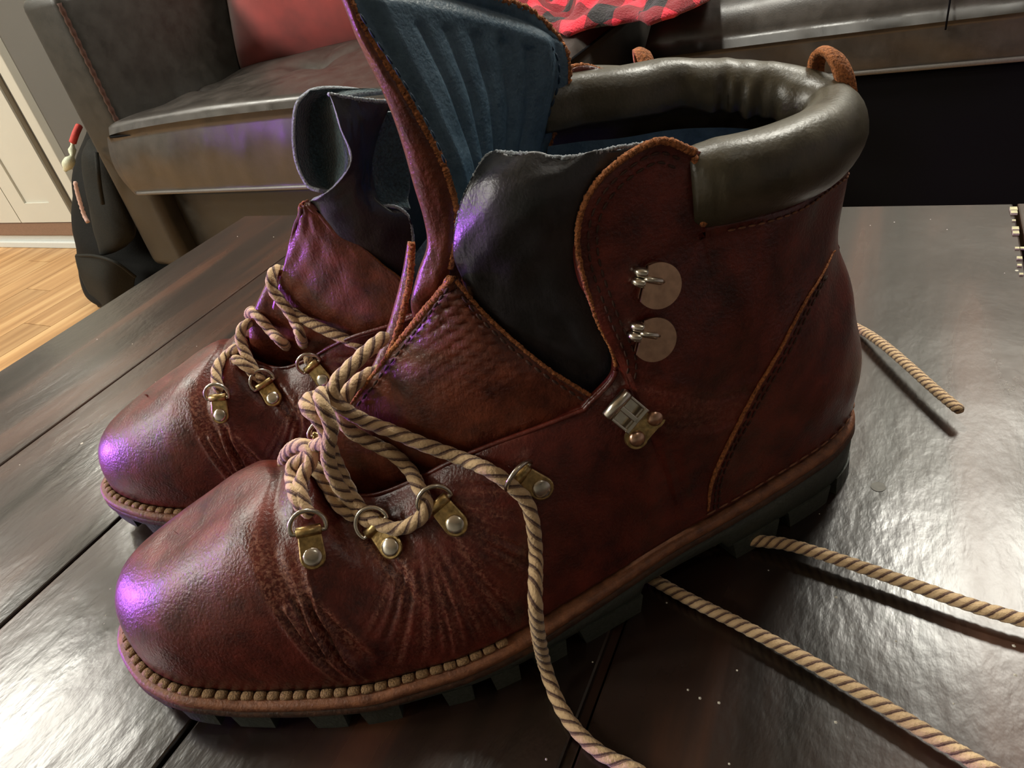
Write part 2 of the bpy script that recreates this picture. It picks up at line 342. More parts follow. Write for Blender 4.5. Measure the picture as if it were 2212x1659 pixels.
# ceiling fixtures for the lamps above
for k, (x, y, r, pw_) in enumerate(LAMPS):
    t = empty('ceiling_light', (x, y, CZ))
    tag(t, ['recessed round ceiling light above the right sofa seat', 'small recessed round ceiling light above the boots', 'recessed round ceiling light near the cabinets', 'recessed round ceiling light over the right end of the table', 'added round ceiling light over the cabinet, brightening the left sofa seat', 'wide round ceiling light at the left, second from the front wall', 'wide round ceiling light at the left, nearest the front wall'][k], 'light', 'recessed ceiling lights')
    th = np.linspace(0, 2*math.pi, 33)[:-1]
    MB().tube([(math.cos(a)*(r+.02), math.sin(a)*(r+.02), -.004) for a in th], .012, 8, True).out('trim_ring', M['white'], t, True)
    MB().add([(math.cos(a)*r, math.sin(a)*r, -.003) for a in th], [tuple(range(32))[::-1]]).out('diffuser', M['ceil'], t)

# cabinets on the left, their front face in the plane y = CY
CY = 1.352
def cx(px, py): return float(on_y(px, py, CY)[0])
def cz(px, py): return float(on_y(px, py, CY)[2])
z_door = cz(49, 479); z_tr = cz(60, 508); x_gap = (cx(0, 395)+cx(49, 479))/2; x_dr = cx(100, 360); x_s1 = cx(28, 200); x_s2 = cx(45.6, 200)+.01
CB = empty('cabinet', (x_dr-.6, CY+.25, FZ)); tag(CB, 'tall cream built-in cabinet with panelled doors at far left', 'cabinet')
CB_off = A(CB.location)
def cbox(name, lo, hi, mat, parent=CB):
    o = MB().box(A(lo)-CB_off, A(hi)-CB_off).out(name, mat, parent)
    b = o.modifiers.new('bevel', 'BEVEL'); b.width = .003; b.segments = 2; return o
cbox('carcass', (X0+.02, CY+.02, FZ+.1), (x_s2, Y1-.01, 1.7), M['wall'])  # cream cabinet's shaded side, its shade put in as grey
cbox('plinth', (X0+.02, CY+.004, FZ), (x_s2, CY+.2, z_tr), M['base_white'])
cbox('plinth_shoe', (X0+.02, CY-.008, FZ), (x_s2, CY+.004, FZ+.022), M['base_white'])
cbox('bottom_rail', (X0+.02, CY-.004, z_tr), (x_s2, CY+.02, z_door-.003), M['brown_trim'])
cbox('end_stile', (x_s1, CY-.006, z_tr), (x_s2, CY+.02, 1.7), M['white'])
cbox('shadow_gap', (x_dr, CY+.012, z_tr), (x_s1, CY+.02, 1.7), M['cab_shadow'])  # dark strip puts in the shade of the recess beside the door
dw = x_dr-x_gap
for k, (a, b) in enumerate(((x_gap+.003, x_dr), (x_gap-dw-.06, x_gap-.001))):
    d = cbox('door', (a, CY, z_door), (b, CY+.02, 1.68), M['white'])
    fw_ = .075
    for lo, hi in (((a, z_door), (a+fw_, 1.68)), ((b-fw_, z_door), (b, 1.68)), ((a+fw_, z_door), (b-fw_, z_door+.065)), ((a+fw_, 1.6), (b-fw_, 1.68))):
        r_ = MB().box(A((lo[0], CY-.007, lo[1]))-CB_off, A((hi[0], CY, hi[1]))-CB_off).out('door_rail', M['white'], d)

# ---------------------------------------------------------------- sofa
SY = 1.0; RY = 1.43
SF = empty('sofa', (-.6, 1.5, FZ)); tag(SF, 'dark leather sectional sofa behind the wooden table', 'sofa')
SO = A(SF.location)
ax0 = float(on_y(36, 14, 1.03)[0]); ax1 = float(on_y(115, 10, 1.03)[0])
ztop = float(on_y(60, 0, 1.03)[2])+.004
def sb(name, lo, hi, rad, mat, seg=4): return rbox(name, A(lo)-SO, A(hi)-SO, rad, mat, SF, seg)
sb('arm', (ax0, 1.03, -.335), (ax1+.015, 2.05, ztop), .022, M['sofa'])
stp = [A((ax1+.012, 1.034, z))-SO for z in np.linspace(-.02, ztop-.02, 40)]
MB().tube(stp, .0045+.0012*np.sin(np.arange(40)*2.1), 8).out('arm_piping', M['thread'], SF, True)
cr = -.455
sb('base', (ax1+.01, 1.075, -.335), (cr, 1.9, -.17), .01, M['sofa'])
sb('base', (cr+.005, RY+.02, -.40), (2.3, 2.05, -.15), .01, M['sofa_black'])  # dark leather in shade; the shade is put in as near-black colour
for x, y in ((-1.47, 1.1), (-1.47, 1.95), (-.6, 1.2), (2.2, 1.5), (2.2, 2.0)):
    sb('foot', (x-.03, y-.03, FZ), (x+.03, y+.03, -.33), .006, M['sofa_black'], 2)
# front base panel at the arm side is set back: pale in the light
def cushion(name, x0, x1, y0, y1, z0, z1, mat, tuft=None, crown=.02, rad=.03):
    nx, ny = 90, 150; V = []; X = np.linspace(0, 1, nx); Y = np.linspace(0, 1, ny)
    prof = []                                             # front-to-back top profile with a rolled front edge
    for i, a in enumerate(X):
        for b in Y:
            x = x0+(x1-x0)*a; y = y0+(y1-y0)*b
            e = min((x-x0), (x1-x), (y-y0))
            z = z1+crown*math.sin(math.pi*min(1, max(0, a)))**.5*math.sin(math.pi*min(1, .15+b*.85))**.5
            if e < rad: z -= rad-math.sqrt(max(0, rad*rad-(rad-e)**2))
            z += .0035*math.sin(x*19+y*7)*math.sin(y*23+x*5)*min(1, e/.05)
            for tx, ty in (tuft or []):
                d = math.hypot(x-tx, y-ty); z -= .026*math.exp(-(d/.035)**2)+.010*math.exp(-(d/.11)**2)
                an = math.atan2(y-ty, x-tx); z += .004*math.cos(an*5)*math.exp(-((d-.08)/.05)**2)
            V.append((x-SO[0], y-SO[1], z-SO[2]))
    F = grid_faces(nx, ny); F = [f[::-1] for f in F]
    n0 = len(V)
    border = [i*ny for i in range(nx)]+[(nx-1)*ny+j for j in range(1, ny)]+[i*ny+ny-1 for i in range(nx-2, -1, -1)]+[j for j in range(ny-2, 0, -1)]
    rows = 8
    for k in range(1, rows+1):
        t = k/rows
        for b in border:
            v = V[b]; bul = (.0100 if rad < .05 else .001)*math.sin(math.pi*t)
            cxm, cym = (x0+x1)/2-SO[0], (y0+y1)/2-SO[1]
            sx = bul if b >= (nx-1)*ny else (-bul if b < ny else 0); sy_ = -bul if b % ny == 0 else 0
            puck = (.0012*math.sin(v[0]*61+t*3)+.0014*math.sin(v[0]*37-t*5+1)+.0008*math.sin(v[0]*131+t*7))*math.sin(math.pi*t)
            V.append((v[0]+sx, v[1]+sy_+(puck if sy_ else 0), v[2]*(1-t)+(z0-SO[2])*t))
    nb = len(border)
    for k in range(rows):
        for j in range(nb):
            a = border[j] if k == 0 else n0+(k-1)*nb+j; a2 = border[(j+1) % nb] if k == 0 else n0+(k-1)*nb+(j+1) % nb
            b = n0+k*nb+j; b2 = n0+k*nb+(j+1) % nb
            F.append((a, a2, b2, b))
    F.append(tuple(n0+(rows-1)*nb+j for j in range(nb))[::-1])
    o = link(name, V, F, mat, SF)
    def pipe(z, nm, r, m, out):
        P = []
        for j, b in enumerate(border):
            v = V[b]
            if b % ny == ny-1: continue
            sx = out if b >= (nx-1)*ny else (-out if b < ny else 0); sy_ = -out if b % ny == 0 else 0
            P.append((v[0]+sx, v[1]+sy_, z-SO[2]))
        P = A(P); ks = np.argsort(-P[:, 1] if False else np.arange(len(P)))
        # start on the left side at the back, run round the front
        left = [p for p in P if abs(p[0]-(x0-out-SO[0])) < .004 and p[1] > y0-SO[1]+.01]; left = sorted(left, key=lambda p: -p[1])
        front = [p for p in P if p[1] < y0-SO[1]+.004]; front = sorted(front, key=lambda p: p[0])
        right = [p for p in P if abs(p[0]-(x1+out-SO[0])) < .004 and p[1] > y0-SO[1]+.01]; right = sorted(right, key=lambda p: p[1])
        Q = smooth_curve(A(left+front+right)[::4], 160)
        MB().tube(Q, r, 8).out(nm, m, o, True)
    pipe(z0+.004, 'piping', .0042, M['piping'], .002)
    if rad < .05: pipe(z1-rad+.001, 'seam', .0022, M['sofa_black'], .0005)
    return o
c_l = float(on_y(235, 305, SY)[0]); zt = -.032; zb_ = -.145
tuftsL = [tuple(on_z(455, 212, -.02)[:2]), tuple(on_z(690, 175, -.02)[:2]), tuple(on_z(560, 255, -.02)[:2]+A([0, .0]))]
cushion('seat_cushion', c_l, -.50, SY, 2.0, zb_, -.005, M['sofa_seat'], tufts := tuftsL[:2], crown=.032, rad=.018)
cushion('seat_cushion', -.45, 1.6, RY, 2.05, -.145, .0, M['sofa_seat'], [(-.12, 1.70)], rad=.085)
# vertical seam on the right seat front, and the backrest (above the frame)
sx_ = float(on_y(2040, 80, RY)[0])
MB().tube([A((sx_, RY-.006, -.085))-SO, A((sx_+.001, RY-.008, -.045))-SO, A((sx_+.002, RY+.012, -.006))-SO, A((sx_+.003, RY+.06, .010))-SO, A((sx_+.004, RY+.2, .016))-SO], .0016, 6).out('seam', M['sofa_black'], SF, True)
sb('backrest', (ax1+.02, 1.98, -.1), (2.3, 2.25, .42), .05, M['sofa'])

# red pillow
def cushion_pillow(name, cen, size, rot, mat, depth):
    n = 40; V = []; F = []
    for s in (1, -1):
        for i in range(n):
            for j in range(n):
                a, b = i/(n-1)*2-1, j/(n-1)*2-1
                pin = 1-.07*(abs(a)**2)*(1-abs(b)**2)-.0; x = a*size[0]/2*(1-.07*(1-b*b)); z = b*size[1]/2*(1-.07*(1-a*a))
                y = s*depth/2*max(0, (1-a**4)*(1-b**4))**.5+.004*math.sin(a*9+b*4)*(1-a*a)*(1-b*b)
                V.append((x, y, z))
    for s in (0, 1):
        for i in range(n-1):
            for j in range(n-1):
                a = s*n*n+i*n+j; f = (a, a+n, a+n+1, a+1); F.append(f if s == 0 else f[::-1])
    o = link(name, V, F, mat); o.location = cen; o.rotation_euler = rot; return o
pc = on_z(650, 142, .0)
pil = cushion_pillow('pillow', (-1.11, 1.50, .195), (.66, .46), (-.22, .03, .10), M['pillow'], .16)
tag(pil, 'red velvet pillow leaning at the back of the sofa', 'pillow')
# plaid blanket
def plaid_mat():
    m, nt, B, N, L = new_mat('red_black_plaid')
    tc = N.new('ShaderNodeTexCoord'); sp = N.new('ShaderNodeSeparateXYZ'); L.new(tc.outputs['Object'], sp.inputs[0])
    outs = []
    for k in (0, 1):
        mu = N.new('ShaderNodeMath'); mu.operation = 'MULTIPLY'; mu.inputs[1].default_value = 11; L.new(sp.outputs[k], mu.inputs[0])
        fr = N.new('ShaderNodeMath'); fr.operation = 'FRACT'; L.new(mu.outputs[0], fr.inputs[0])
        gt = N.new('ShaderNodeMath'); gt.operation = 'GREATER_THAN'; gt.inputs[1].default_value = .5; L.new(fr.outputs[0], gt.inputs[0]); outs.append(gt)
    ad = N.new('ShaderNodeMath'); ad.operation = 'ADD'; L.new(outs[0].outputs[0], ad.inputs[0]); L.new(outs[1].outputs[0], ad.inputs[1])
    hf = N.new('ShaderNodeMath'); hf.operation = 'MULTIPLY'; hf.inputs[1].default_value = .5; L.new(ad.outputs[0], hf.inputs[0])
    r = ramp(N, [(0, (.75, .03, .06)), (.5, (.22, .012, .02)), (1, (.012, .010, .012))]); L.new(hf.outputs[0], r.inputs[0])
    L.new(r.outputs[0], B.inputs['Base Color']); B.inputs['Roughness'].default_value = .95; B.inputs['Sheen Weight'].default_value = .2
    n = N.new('ShaderNodeTexNoise'); n.inputs['Scale'].default_value = 260; L.new(tc.outputs['Object'], n.inputs['Vector'])
    b = N.new('ShaderNodeBump'); b.inputs['Distance'].default_value = .004; b.inputs['Strength'].default_value = .8; L.new(n.outputs[0], b.inputs['Height']); L.new(b.outputs[0], B.inputs['Normal'])
    return m
M['plaid'] = plaid_mat()
nb_ = 70; V = []
pa, pb = on_z(1100, 70, 0.02), on_z(1515, 8, .02)
for i in range(nb_):
    a = i/(nb_-1)
    fr_ = pa[:2]*(1-a)+pb[:2]*a+A([0, .02*math.sin(a*14)+.012*math.sin(a*31)])
    if a > .88: fr_ = fr_+A([0, (a-.88)*.8])
    for j in range(40):
        b = j/39; p = fr_+A([-.05*b, .34*b])
        z = .022+.035*(.5+.5*math.sin(b*9+a*5+1.2*math.sin(a*4)))*min(1, b*3)+.012*math.sin(a*15+b*4)*min(1, b*4)+.006*math.sin(a*37-b*21)*min(1, b*4)+.02*b
        if b < .06: z = .010+(z-.010)*(b/.06)
        V.append((p[0], p[1], z))
bl = link('blanket', V, grid_faces(nb_, 40), M['plaid']); sm = bl.modifiers.new('solid', 'SOLIDIFY'); sm.thickness = .008; sm.offset = 1
tag(bl, 'crumpled red and black plaid blanket on the sofa seat', 'blanket')

# ---------------------------------------------------------------- backpack between cabinet and sofa arm
BPK = empty('backpack', (-1.72, 1.2, FZ)); tag(BPK, 'black nylon backpack standing on the floor beside the sofa arm', 'backpack'); BO = A(BPK.location)
def bp(px, py, y): return on_y(px, py, y)-BO
def blob(name, rows, mat, parent=BPK, n=28, ex=2.6):
    """rows: (centre xyz, half width x, half depth y)"""
    C = A([[*c, a, b] for c, a, b in rows], float); C = cr1(C, 34); V = []
    for c in C:
        for k in range(n):
            th = 2*math.pi*k/n; cx_, sy_ = math.cos(th), math.sin(th)
            V.append((c[0]+c[3]*np.sign(cx_)*abs(cx_)**(2/ex)*(1+.03*math.sin(5*th+c[2]*40)), c[1]+c[4]*np.sign(sy_)*abs(sy_)**(2/ex)*(1+.04*math.sin(4*th+c[2]*55)), c[2]))
    F = grid_faces(len(C), n, True)+[tuple(range(n))[::-1], tuple((len(C)-1)*n+k for k in range(n))]
    return link(name, V, F, mat, parent)
pL = [bp(176, 275, 1.2), bp(152, 355, 1.17), bp(152, 420, 1.15), bp(163, 510, 1.12), bp(168, 560, 1.10), bp(185, 620, 1.06), bp(214, 660, 1.04)]
rows = []
for p_, wdt, dp in zip(pL, (.05, .10, .12, .13, .14, .15, .12), (.05, .07, .09, .10, .10, .11, .09)):
    z = max(p_[2], .004); rows.append(((p_[0]+wdt, p_[1]+.05, z), wdt, dp))
rows[-1] = ((rows[-1][0][0], rows[-1][0][1], .004), rows[-1][1], rows[-1][2])
blob('body', rows, M['nylon'])
# front pocket (tall) and bottom open pocket
q = [bp(192, 300, 1.10), bp(172, 335, 1.07), bp(178, 400, 1.05), bp(190, 470, 1.03), bp(205, 520, 1.02), bp(215, 545, 1.02)]
rows = [((p_[0]+w_, p_[1]+.02, p_[2]), w_, .035) for p_, w_ in zip(q, (.02, .05, .058, .062, .055, .03))]
blob('front_pocket', rows, M['nylon2'], ex=2.2)
G = []
for (a, b, c) in (((164, 552, 1.02), (230, 556, 1.0), (292, 600, 1.03)), ((172, 585, 1.01), (225, 605, .985), (287, 630, 1.02)), ((190, 625, 1.01), (235, 640, .985), (280, 650, 1.02)), ((214, 662, 1.01), (240, 668, .99), (275, 668, 1.02))):
    G.append([bp(*a), bp(*b), bp(*c)])
G = A(G); G[-1, :, 2] = np.maximum(G[-1, :, 2], .004)
sheet('side_pocket', G, [M['nylon2'], M['nylon2']], BPK, thick=.006)
MB().tube(smooth_curve([bp(166, 552, 1.02), bp(205, 553, .995), bp(250, 567, .99), bp(292, 598, 1.02)], 30), .004, 8).out('pocket_binding', M['nylon2'], BPK, True)
M['red'] = plain('red_webbing', (.55, .06, .05), .7); M['tagw'] = plain('pale_tag', (.62, .66, .50), .5); M['pinkp'] = plain('pale_pink_print', (.55, .36, .30), .7)
MB().tube(smooth_curve([bp(171, 272, 1.12), bp(163, 290, 1.10), bp(157, 308, 1.09)], 12), .008, 8).out('red_strap', M['red'], BPK, True)
MB().tube(smooth_curve([bp(157, 308, 1.09), bp(156, 325, 1.08), bp(156, 338, 1.07), bp(148, 352, 1.06), bp(141, 367, 1.06)], 16), A([.005, .004, .006, .009, .008, .006, .005, .009, .012, .013, .013, .012, .010, .008, .006, .005]), 8).out('pale_tag', M['tagw'], BPK, True)
P = smooth_curve([bp(162, 392, .99), bp(167, 415, .985), bp(174, 440, .98), bp(182, 465, .975), bp(190, 480, .97)], 20)
MB().tube(P, .0035+.002*np.abs(np.sin(np.arange(20)*1.7)), 6).out('printed_strip', M['pinkp'], BPK, True)
MB().tube(smooth_curve([bp(208, 330, 1.02), bp(212, 370, 1.0), bp(216, 405, 1.0), bp(222, 440, 1.0)], 16), .005, 6).out('strap', M['nylon2'], BPK, True)

# ---------------------------------------------------------------- coffee table
TB = empty('coffee_table', (-.15, .15, FZ)); tag(TB, 'dark stained plank coffee table with worn edges', 'table'); TO = A(TB.location)
seams = [-.630, -.4966, -.3617, -.2249, -.0808, .0740, .215, .355]
gaps = [.0014, .0018, .0026, .0042, .0022, .0018]
yE, yN = .5510, -.32
for i in range(7):
    g0 = 0 if i == 0 else gaps[min(i-1, 5)]; g1 = 0 if i == 6 else gaps[min(i, 5)]
    o = MB().box(A((seams[i]+g0/1.0, yN, -.026))-TO, A((seams[i+1]-g1*0, yE+(.0008 if i % 2 else 0), 0))-TO).out('plank', M['table'], TB)
    b = o.modifiers.new('bevel', 'BEVEL'); b.width = .0011; b.segments = 2
MB().box(A((-.615, yN+.02, -.032))-TO, A((.34, yE-.015, -.0262))-TO).out('underlay', M['sofa_black'], TB)
for (a, b) in (((-.60, yE-.04), (.32, yE-.02)), ((-.60, yN+.03), (.32, yN+.05)), ((-.61, yN+.05), (-.59, yE-.04)), ((.31, yN+.05), (.33, yE-.04))):
    MB().box(A((a[0], a[1], -.11))-TO, A((b[0], b[1], -.032))-TO).out('apron', M['table'], TB)
for x in (-.57, .30):
    for y in (yN+.06, yE-.06): rbox('leg', A((x-.035, y-.035, FZ))-TO, A((x+.035, y+.035, -.032))-TO, .004, M['table'], TB, 2)
MB().box(A((seams[4], yN+.001, -.0262))-TO, A((seams[4]+.0031, yE-.002, -.0022))-TO).out('seam_filler', M['table'], TB)
p0_ = on_z(1897, 1052, 0)-TO; th_ = np.linspace(0, 2*math.pi, 25)[:-1]
MB().add([(p0_[0]+.0029*math.cos(a), p0_[1]+.0029*math.sin(a), p0_[2]+.0002) for a in th_]+[(p0_[0]+.0029*math.cos(a), p0_[1]+.0029*math.sin(a), p0_[2]-.0004) for a in th_], [tuple(range(24))]+[(i, (i+1) % 24, 24+(i+1) % 24, 24+i)[::-1] for i in range(24)]).out('table_spot', M['table_spot'], TB)  # small round mark on the boards, a thin brown-grey disc
# crumbs caught in the right seam, small dust grains on the boards
M['crumb'] = plain('pale_crumbs', (.55, .52, .33), .9)
mb = MB()
for (px, py, s) in ((2189, 455, 1.7), (2190, 462, 1.5), (2193, 497, 1.5), (2194, 506, 1.4), (2197, 538, .9), (2208, 538, .9), (2202, 560, 1.1), (2202, 575, .9), (2206, 594, .8), (2190, 478, .8)):
    p = on_z(px, py, .0)-TO; s *= .0012
    mb.box(p-A([s, s, 0]), p+A([s, s*1.3, s*.8]))
o = mb.out('crumbs', M['crumb'], TB); o['kind'] = 'stuff'
M['dust'] = plain('dust_grain', (.6, .57, .5), .9)
mb = MB()
spots = [(210, 733, 1), (286, 743, .7), (425, 748, .7), (336, 825, .6), (158, 1293, .8), (238, 1272, .6), (228, 1329, .5), (225, 1347, .5), (513, 511, .8), (591, 512, .8), (2046, 496, .7), (1932, 480, .7), (2010, 474, .6), (1880, 487, .6), (2170, 590, .5), (1486, 1490, .7), (1512, 1508, .8), (1553, 1518, .8), (1806, 1290, .9), (1660, 1232, .5), (1935, 1385, .6), (1805, 1560, .8), (2190, 1395, .9), (2193, 1458, .9), (1575, 1650, .6), (2060, 1520, .5), (1592, 1448, .6), (2180, 842, .6), (2115, 838, .5), (1280, 1430, .5), (1440, 1302, .6), (1500, 1200, .5), (1180, 1640, .7), (1770, 1110, .4)]
for (px, py, s) in spots:
    p = on_z(px, py, .0)-TO; s *= .0007; mb.add([p+A(v)*s for v in ((1,0,0),(.3,.9,0),(-.9,.5,0),(-.6,-.8,0),(.6,-.9,0),(0,0,.9))], [(0,1,5),(1,2,5),(2,3,5),(3,4,5),(4,0,5)])
o = mb.out('dust_grains', M['dust'], TB); o['kind'] = 'stuff'
# ---------------------------------------------------------------- boots
ZWX = [-.01, .03, .1, .16, .22, .27, .324]
def zw(X): return np.interp(X, ZWX, [.0275, .0270, .0235, .0165, .0125, .0135, .0200])   # lower edge of the welt lip
def zf(X): return np.interp(X, ZWX, [.0345, .0340, .0290, .0225, .0182, .0187, .0250])   # feather line
LAT = A([(-.004,-.002),(-.002,.007),(.0045,.0150),(.018,.0230),(.035,.0285),(.07,.0370),(.1,.0430),(.14,.0525),(.165,.0578),(.185,.0600),(.2,.0592),(.224,.0567),(.247,.0507),(.263,.0455),(.278,.0402),(.294,.0335),(.3075,.0232),(.3163,.0118),(.3222,.0),(.324,-.009)])
MED = A([(-.004,-.002),(-.002,-.011),(.0045,-.0185),(.018,-.0270),(.035,-.0320),(.07,-.0335),(.1,-.0320),(.13,-.0320),(.155,-.0355),(.19,-.0445),(.22,-.0505),(.25,-.0515),(.28,-.0465),(.30,-.0390),(.315,-.0290),(.3225,-.0185),(.324,-.009)])
for Q_ in (LAT, MED):
    x_ = Q_[:, 0].copy(); Q_[:, 0] = x_+.0045*np.clip(1-(x_+.004)/.05, 0, 1)-.0018*np.clip((x_-.25)/.074, 0, 1)
LATC, MEDC = smooth_curve(LAT, 300), smooth_curve(MED, 300)
OUT = np.concatenate([LATC, MEDC[::-1][1:-1]])                        # closed outline, heel -> outer side -> toe -> inner side
def inset(P, d, closed=True):
    T = np.roll(P, -3, 0)-np.roll(P, 3, 0)
    if not closed: T = np.gradient(P, axis=0)
    T = T/np.linalg.norm(T, axis=1)[:, None]; Nn = np.stack([T[:, 1], -T[:, 0]], 1)     # inward for heel->outer->toe order
    c = A([.16, 0]); s = np.sign(((c-P)*Nn).sum(1)); s[s == 0] = 1
    sg = 1 if s.mean() > 0 else -1
    d = np.broadcast_to(d, len(P))
    return P+Nn*sg*d[:, None]
def fins(X): return np.interp(X, [0, .03, .10, .16, .22, .33], [.0012, .0012, .0022, .0040, .0052, .0058])
OUTF = inset(OUT, fins(OUT[:, 0]))
nl = len(LATC)
FL = OUTF[:nl]; FM = np.concatenate([OUTF[nl-1:], OUTF[:1]])[::-1]
K = lambda px, py, Y: NEAR.loc(NEAR.at(px, py, Y=Y))
# stations: X on the feather line, top-line point, roundness, three outward offsets (at 1/4, 1/2, 3/4 of the height)
ST = [(.0005, (.0105, 0, .141), 0, (.0030, -.0005, -.0065)), (.0065, (.0135, .009, .1415), 0, (.0035, .0005, -.005)), (.020, (.0195, .0165, .1420), 0, (.004, .0015, -.003)),
      (.033, (.0400, .0285, .1435), 0, (.005, .003, -.001)), (.049, (.0575, .0350, .1450), 0, (.0045, .004, .001)), (.060, (.0690, .0360, .1458), 0, (.004, .0045, .0035)),
      (.0700, (.0788, .0356, .1462), .05, (.003, .005, .004)), (.0820, (.0800, .0350, .1695), .05, (.003, .005, .004)), (.087, K(1425, 305, .0350), .08, (.003, .005, .004)),
      (.090, K(1335, 350, .0352), .10, (.003, .005, .004)), (.0925, K(1272, 420, .0355), .14, (.002, .004, .003)), (.0945, K(1248, 500, .0360), .2, (.002, .003, .002)),
      (.0960, K(1256, 585, .0365), .24, (.001, .002, .002)), (.0970, K(1290, 690, .0370), .28, (.001, .001, .001)), (.1040, K(1330, 800, .0370), .34, (.001, .001, .000)),
      (.121, K(1262, 885, .0360), .42, (0, 0, 0)), (.136, K(1160, 925, .0335), .5, (0, 0, 0)), (.152, K(1046, 967, .0305), .58, (0, 0, -.0005)),
      (.166, K(970, 1000, .0265), .64, (0, 0, -.001)), (.180, K(897, 1037, .0220), .7, (0, 0, -.001)), (.197, K(796, 1071, .0150), .76, (0, 0, -.001)),
      (.216, K(700, 1050, .0060), .84, (0, 0, 0)), (.232, (.2215, .0005, .0825), .9, (0, 0, .0)), (.246, (.2340, 0, .0806), .96, (.0005, .0005, .0005)),
      (.262, (.2470, -.001, .0762), 1, (.001, .001, .001)), (.277, (.2580, -.002, .0712), 1, (.0012, .0012, .0008)), (.291, (.2660, -.003, .0670), 1, (.0012, .0012, .0008)),
      (.303, (.2710, -.004, .0640), 1, (.0010, .0010, .0005)), (.3120, (.2735, -.005, .0624), 1, (.0008, .0008, .0005)), (.3145, (.2745, -.006, .0617), 1, (.0008, .0008, .0005))]
NT = len(ST)
PER = None
def half(side):
    global PER
    C = FL if side > 0 else FM
    s = np.r_[0, np.cumsum(np.linalg.norm(np.diff(C, axis=0), axis=1))]
    Xc = np.maximum.accumulate(C[:, 0]+np.arange(len(C))*1e-9)
    si = A([np.interp(a[0], Xc, s) for a in ST]); si[0] = 0; si[-1] = s[-1]
    T = A([a[1] for a in ST], float); T[:22] = T[:22]*A([1, side, 1])
    if side < 0: T[20:22, 1] = [-.0150, -.0060]
    if side < 0:
        hi = np.interp(np.arange(NT), [0, 3, 7, 11, 13], [0, .003, .010, .006, 0]); T[:, 2] += hi
    pr = A([a[2] for a in ST]); of = A([a[3] for a in ST], float)
    per = np.maximum(3, (np.diff(si)/.0008).astype(int)); per[6] = 30; per[7:14] = np.maximum(per[7:14], 10)
    if PER is None: PER = per
    per = PER
    Tt, ss, pp, oo = [], [], [], []
    E = np.concatenate([[2*T[0]-T[1]], T, [2*T[-1]-T[-2]]])
    E0 = E.copy()
    for i in range(NT-1):
        n = per[i]; t = np.arange(n)/n
        if i == NT-2: t = np.linspace(0, 1, n+1)
        p0, p1, p2, p3 = E0[i].copy(), E0[i+1], E0[i+2], E0[i+3].copy()
        if i in (6, 7): p0 = 2*p1-p2 if i == 7 else p0
        if i == 6: p0, p3 = 2*p1-p2, 2*p2-p1
        if i == 5: p3 = 2*p2-p1
        if i == 14: p3 = 2*p2-p1
        if i == 15: p0 = 2*p1-p2
        t_ = t[:, None]
        Tt.append(.5*(2*p1+(-p0+p2)*t_+(2*p0-5*p1+4*p2-p3)*t_**2+(-p0+3*p1-3*p2+p3)*t_**3))
        ss.append(si[i]+(si[i+1]-si[i])*t); pp.append(pr[i]+(pr[i+1]-pr[i])*t); oo.append(of[i]+(of[i+1]-of[i])*t[:, None])
    Tt, ss, pp, oo = map(np.concatenate, (Tt, ss, pp, oo))
    F2 = np.stack([np.interp(ss, s, C[:, 0]), np.interp(ss, s, C[:, 1])], 1)
    tn = np.gradient(F2, axis=0); tn /= np.linalg.norm(tn, axis=1)[:, None]+1e-9
    No = np.stack([-tn[:, 1], tn[:, 0]], 1)*(1 if side > 0 else -1)
    F3 = np.concatenate([F2, zf(F2[:, 0])[:, None]], 1)
    nv = 90; v = np.linspace(0, 1, nv)
    ah, az = v+0*v, v
    G = np.zeros((len(F3), nv, 3))
    eh = 1-np.cos(v*math.pi/2); ez = np.sin(v*math.pi/2)
    # superellipse, fuller shoulder
    eh2 = 1-np.cos(v*math.pi/2)**.86; ez2 = np.sin(v*math.pi/2)**.93
    for i in range(len(F3)):
        p = pp[i]; h = (1-p)*v+p*eh2; z = (1-p)*v+p*ez2
        G[i, :, :2] = F3[i, :2]+(Tt[i]-F3[i])[:2]*h[:, None]; G[i, :, 2] = F3[i, 2]+(Tt[i, 2]-F3[i, 2])*z
        ok_ = cr1(A([0, *oo[i], 0])[:, None], 101)[:, 0]
        hv = np.clip((G[i, :, 2]-F3[i, 2])/.112, 0, 1) if p < .3 else v
        o = np.interp(hv, np.linspace(0, 1, 101), ok_)
        G[i, :, :2] += No[i]*o[:, None]
    return G, si, per, Tt
GL, siL, perL, TL = half(1); GM, siM, perM, TM = half(-1)
idx = np.r_[0, np.cumsum(perL)]; idxM = np.r_[0, np.cumsum(perM)]

def seg_d(P, pts):
    """distance of points P (n,2) to a polyline, and the arc fraction."""
    pts = A(pts); best = np.full(len(P), 9.); fr = np.zeros(len(P)); n = len(pts)-1
    for i in range(n):
        a, b = pts[i], pts[i+1]; t = np.clip(((P-a)@(b-a))/((b-a)@(b-a)), 0, 1); d = np.linalg.norm(P-(a+t[:, None]*(b-a)), axis=1)
        m = d < best; best[m] = d[m]; fr[m] = (i+t[m])/n
    return best, fr
L2 = lambda px, py, Y=.045: K(px, py, Y)[[0, 2]]
CREASE = [([L2(575, 1200, .03), L2(600, 1270, .038), L2(650, 1335, .045), L2(715, 1400, .052), L2(790, 1450, .055)], .0016, .0022),
          ([L2(620, 1250, .035), L2(680, 1320, .044), L2(745, 1385, .05), L2(800, 1440, .055)], .0011, .0016),
          ([L2(590, 1265, .035), L2(640, 1350, .045), L2(700, 1420, .052)], .0008, .0014),
          ([L2(700, 1120, .03), L2(740, 1180, .035), L2(800, 1250, .045)], .0012, .003),
          ([L2(745, 1110, .03), L2(790, 1190, .038), L2(870, 1270, .048), L2(900, 1330, .052)], .0010, .002)]
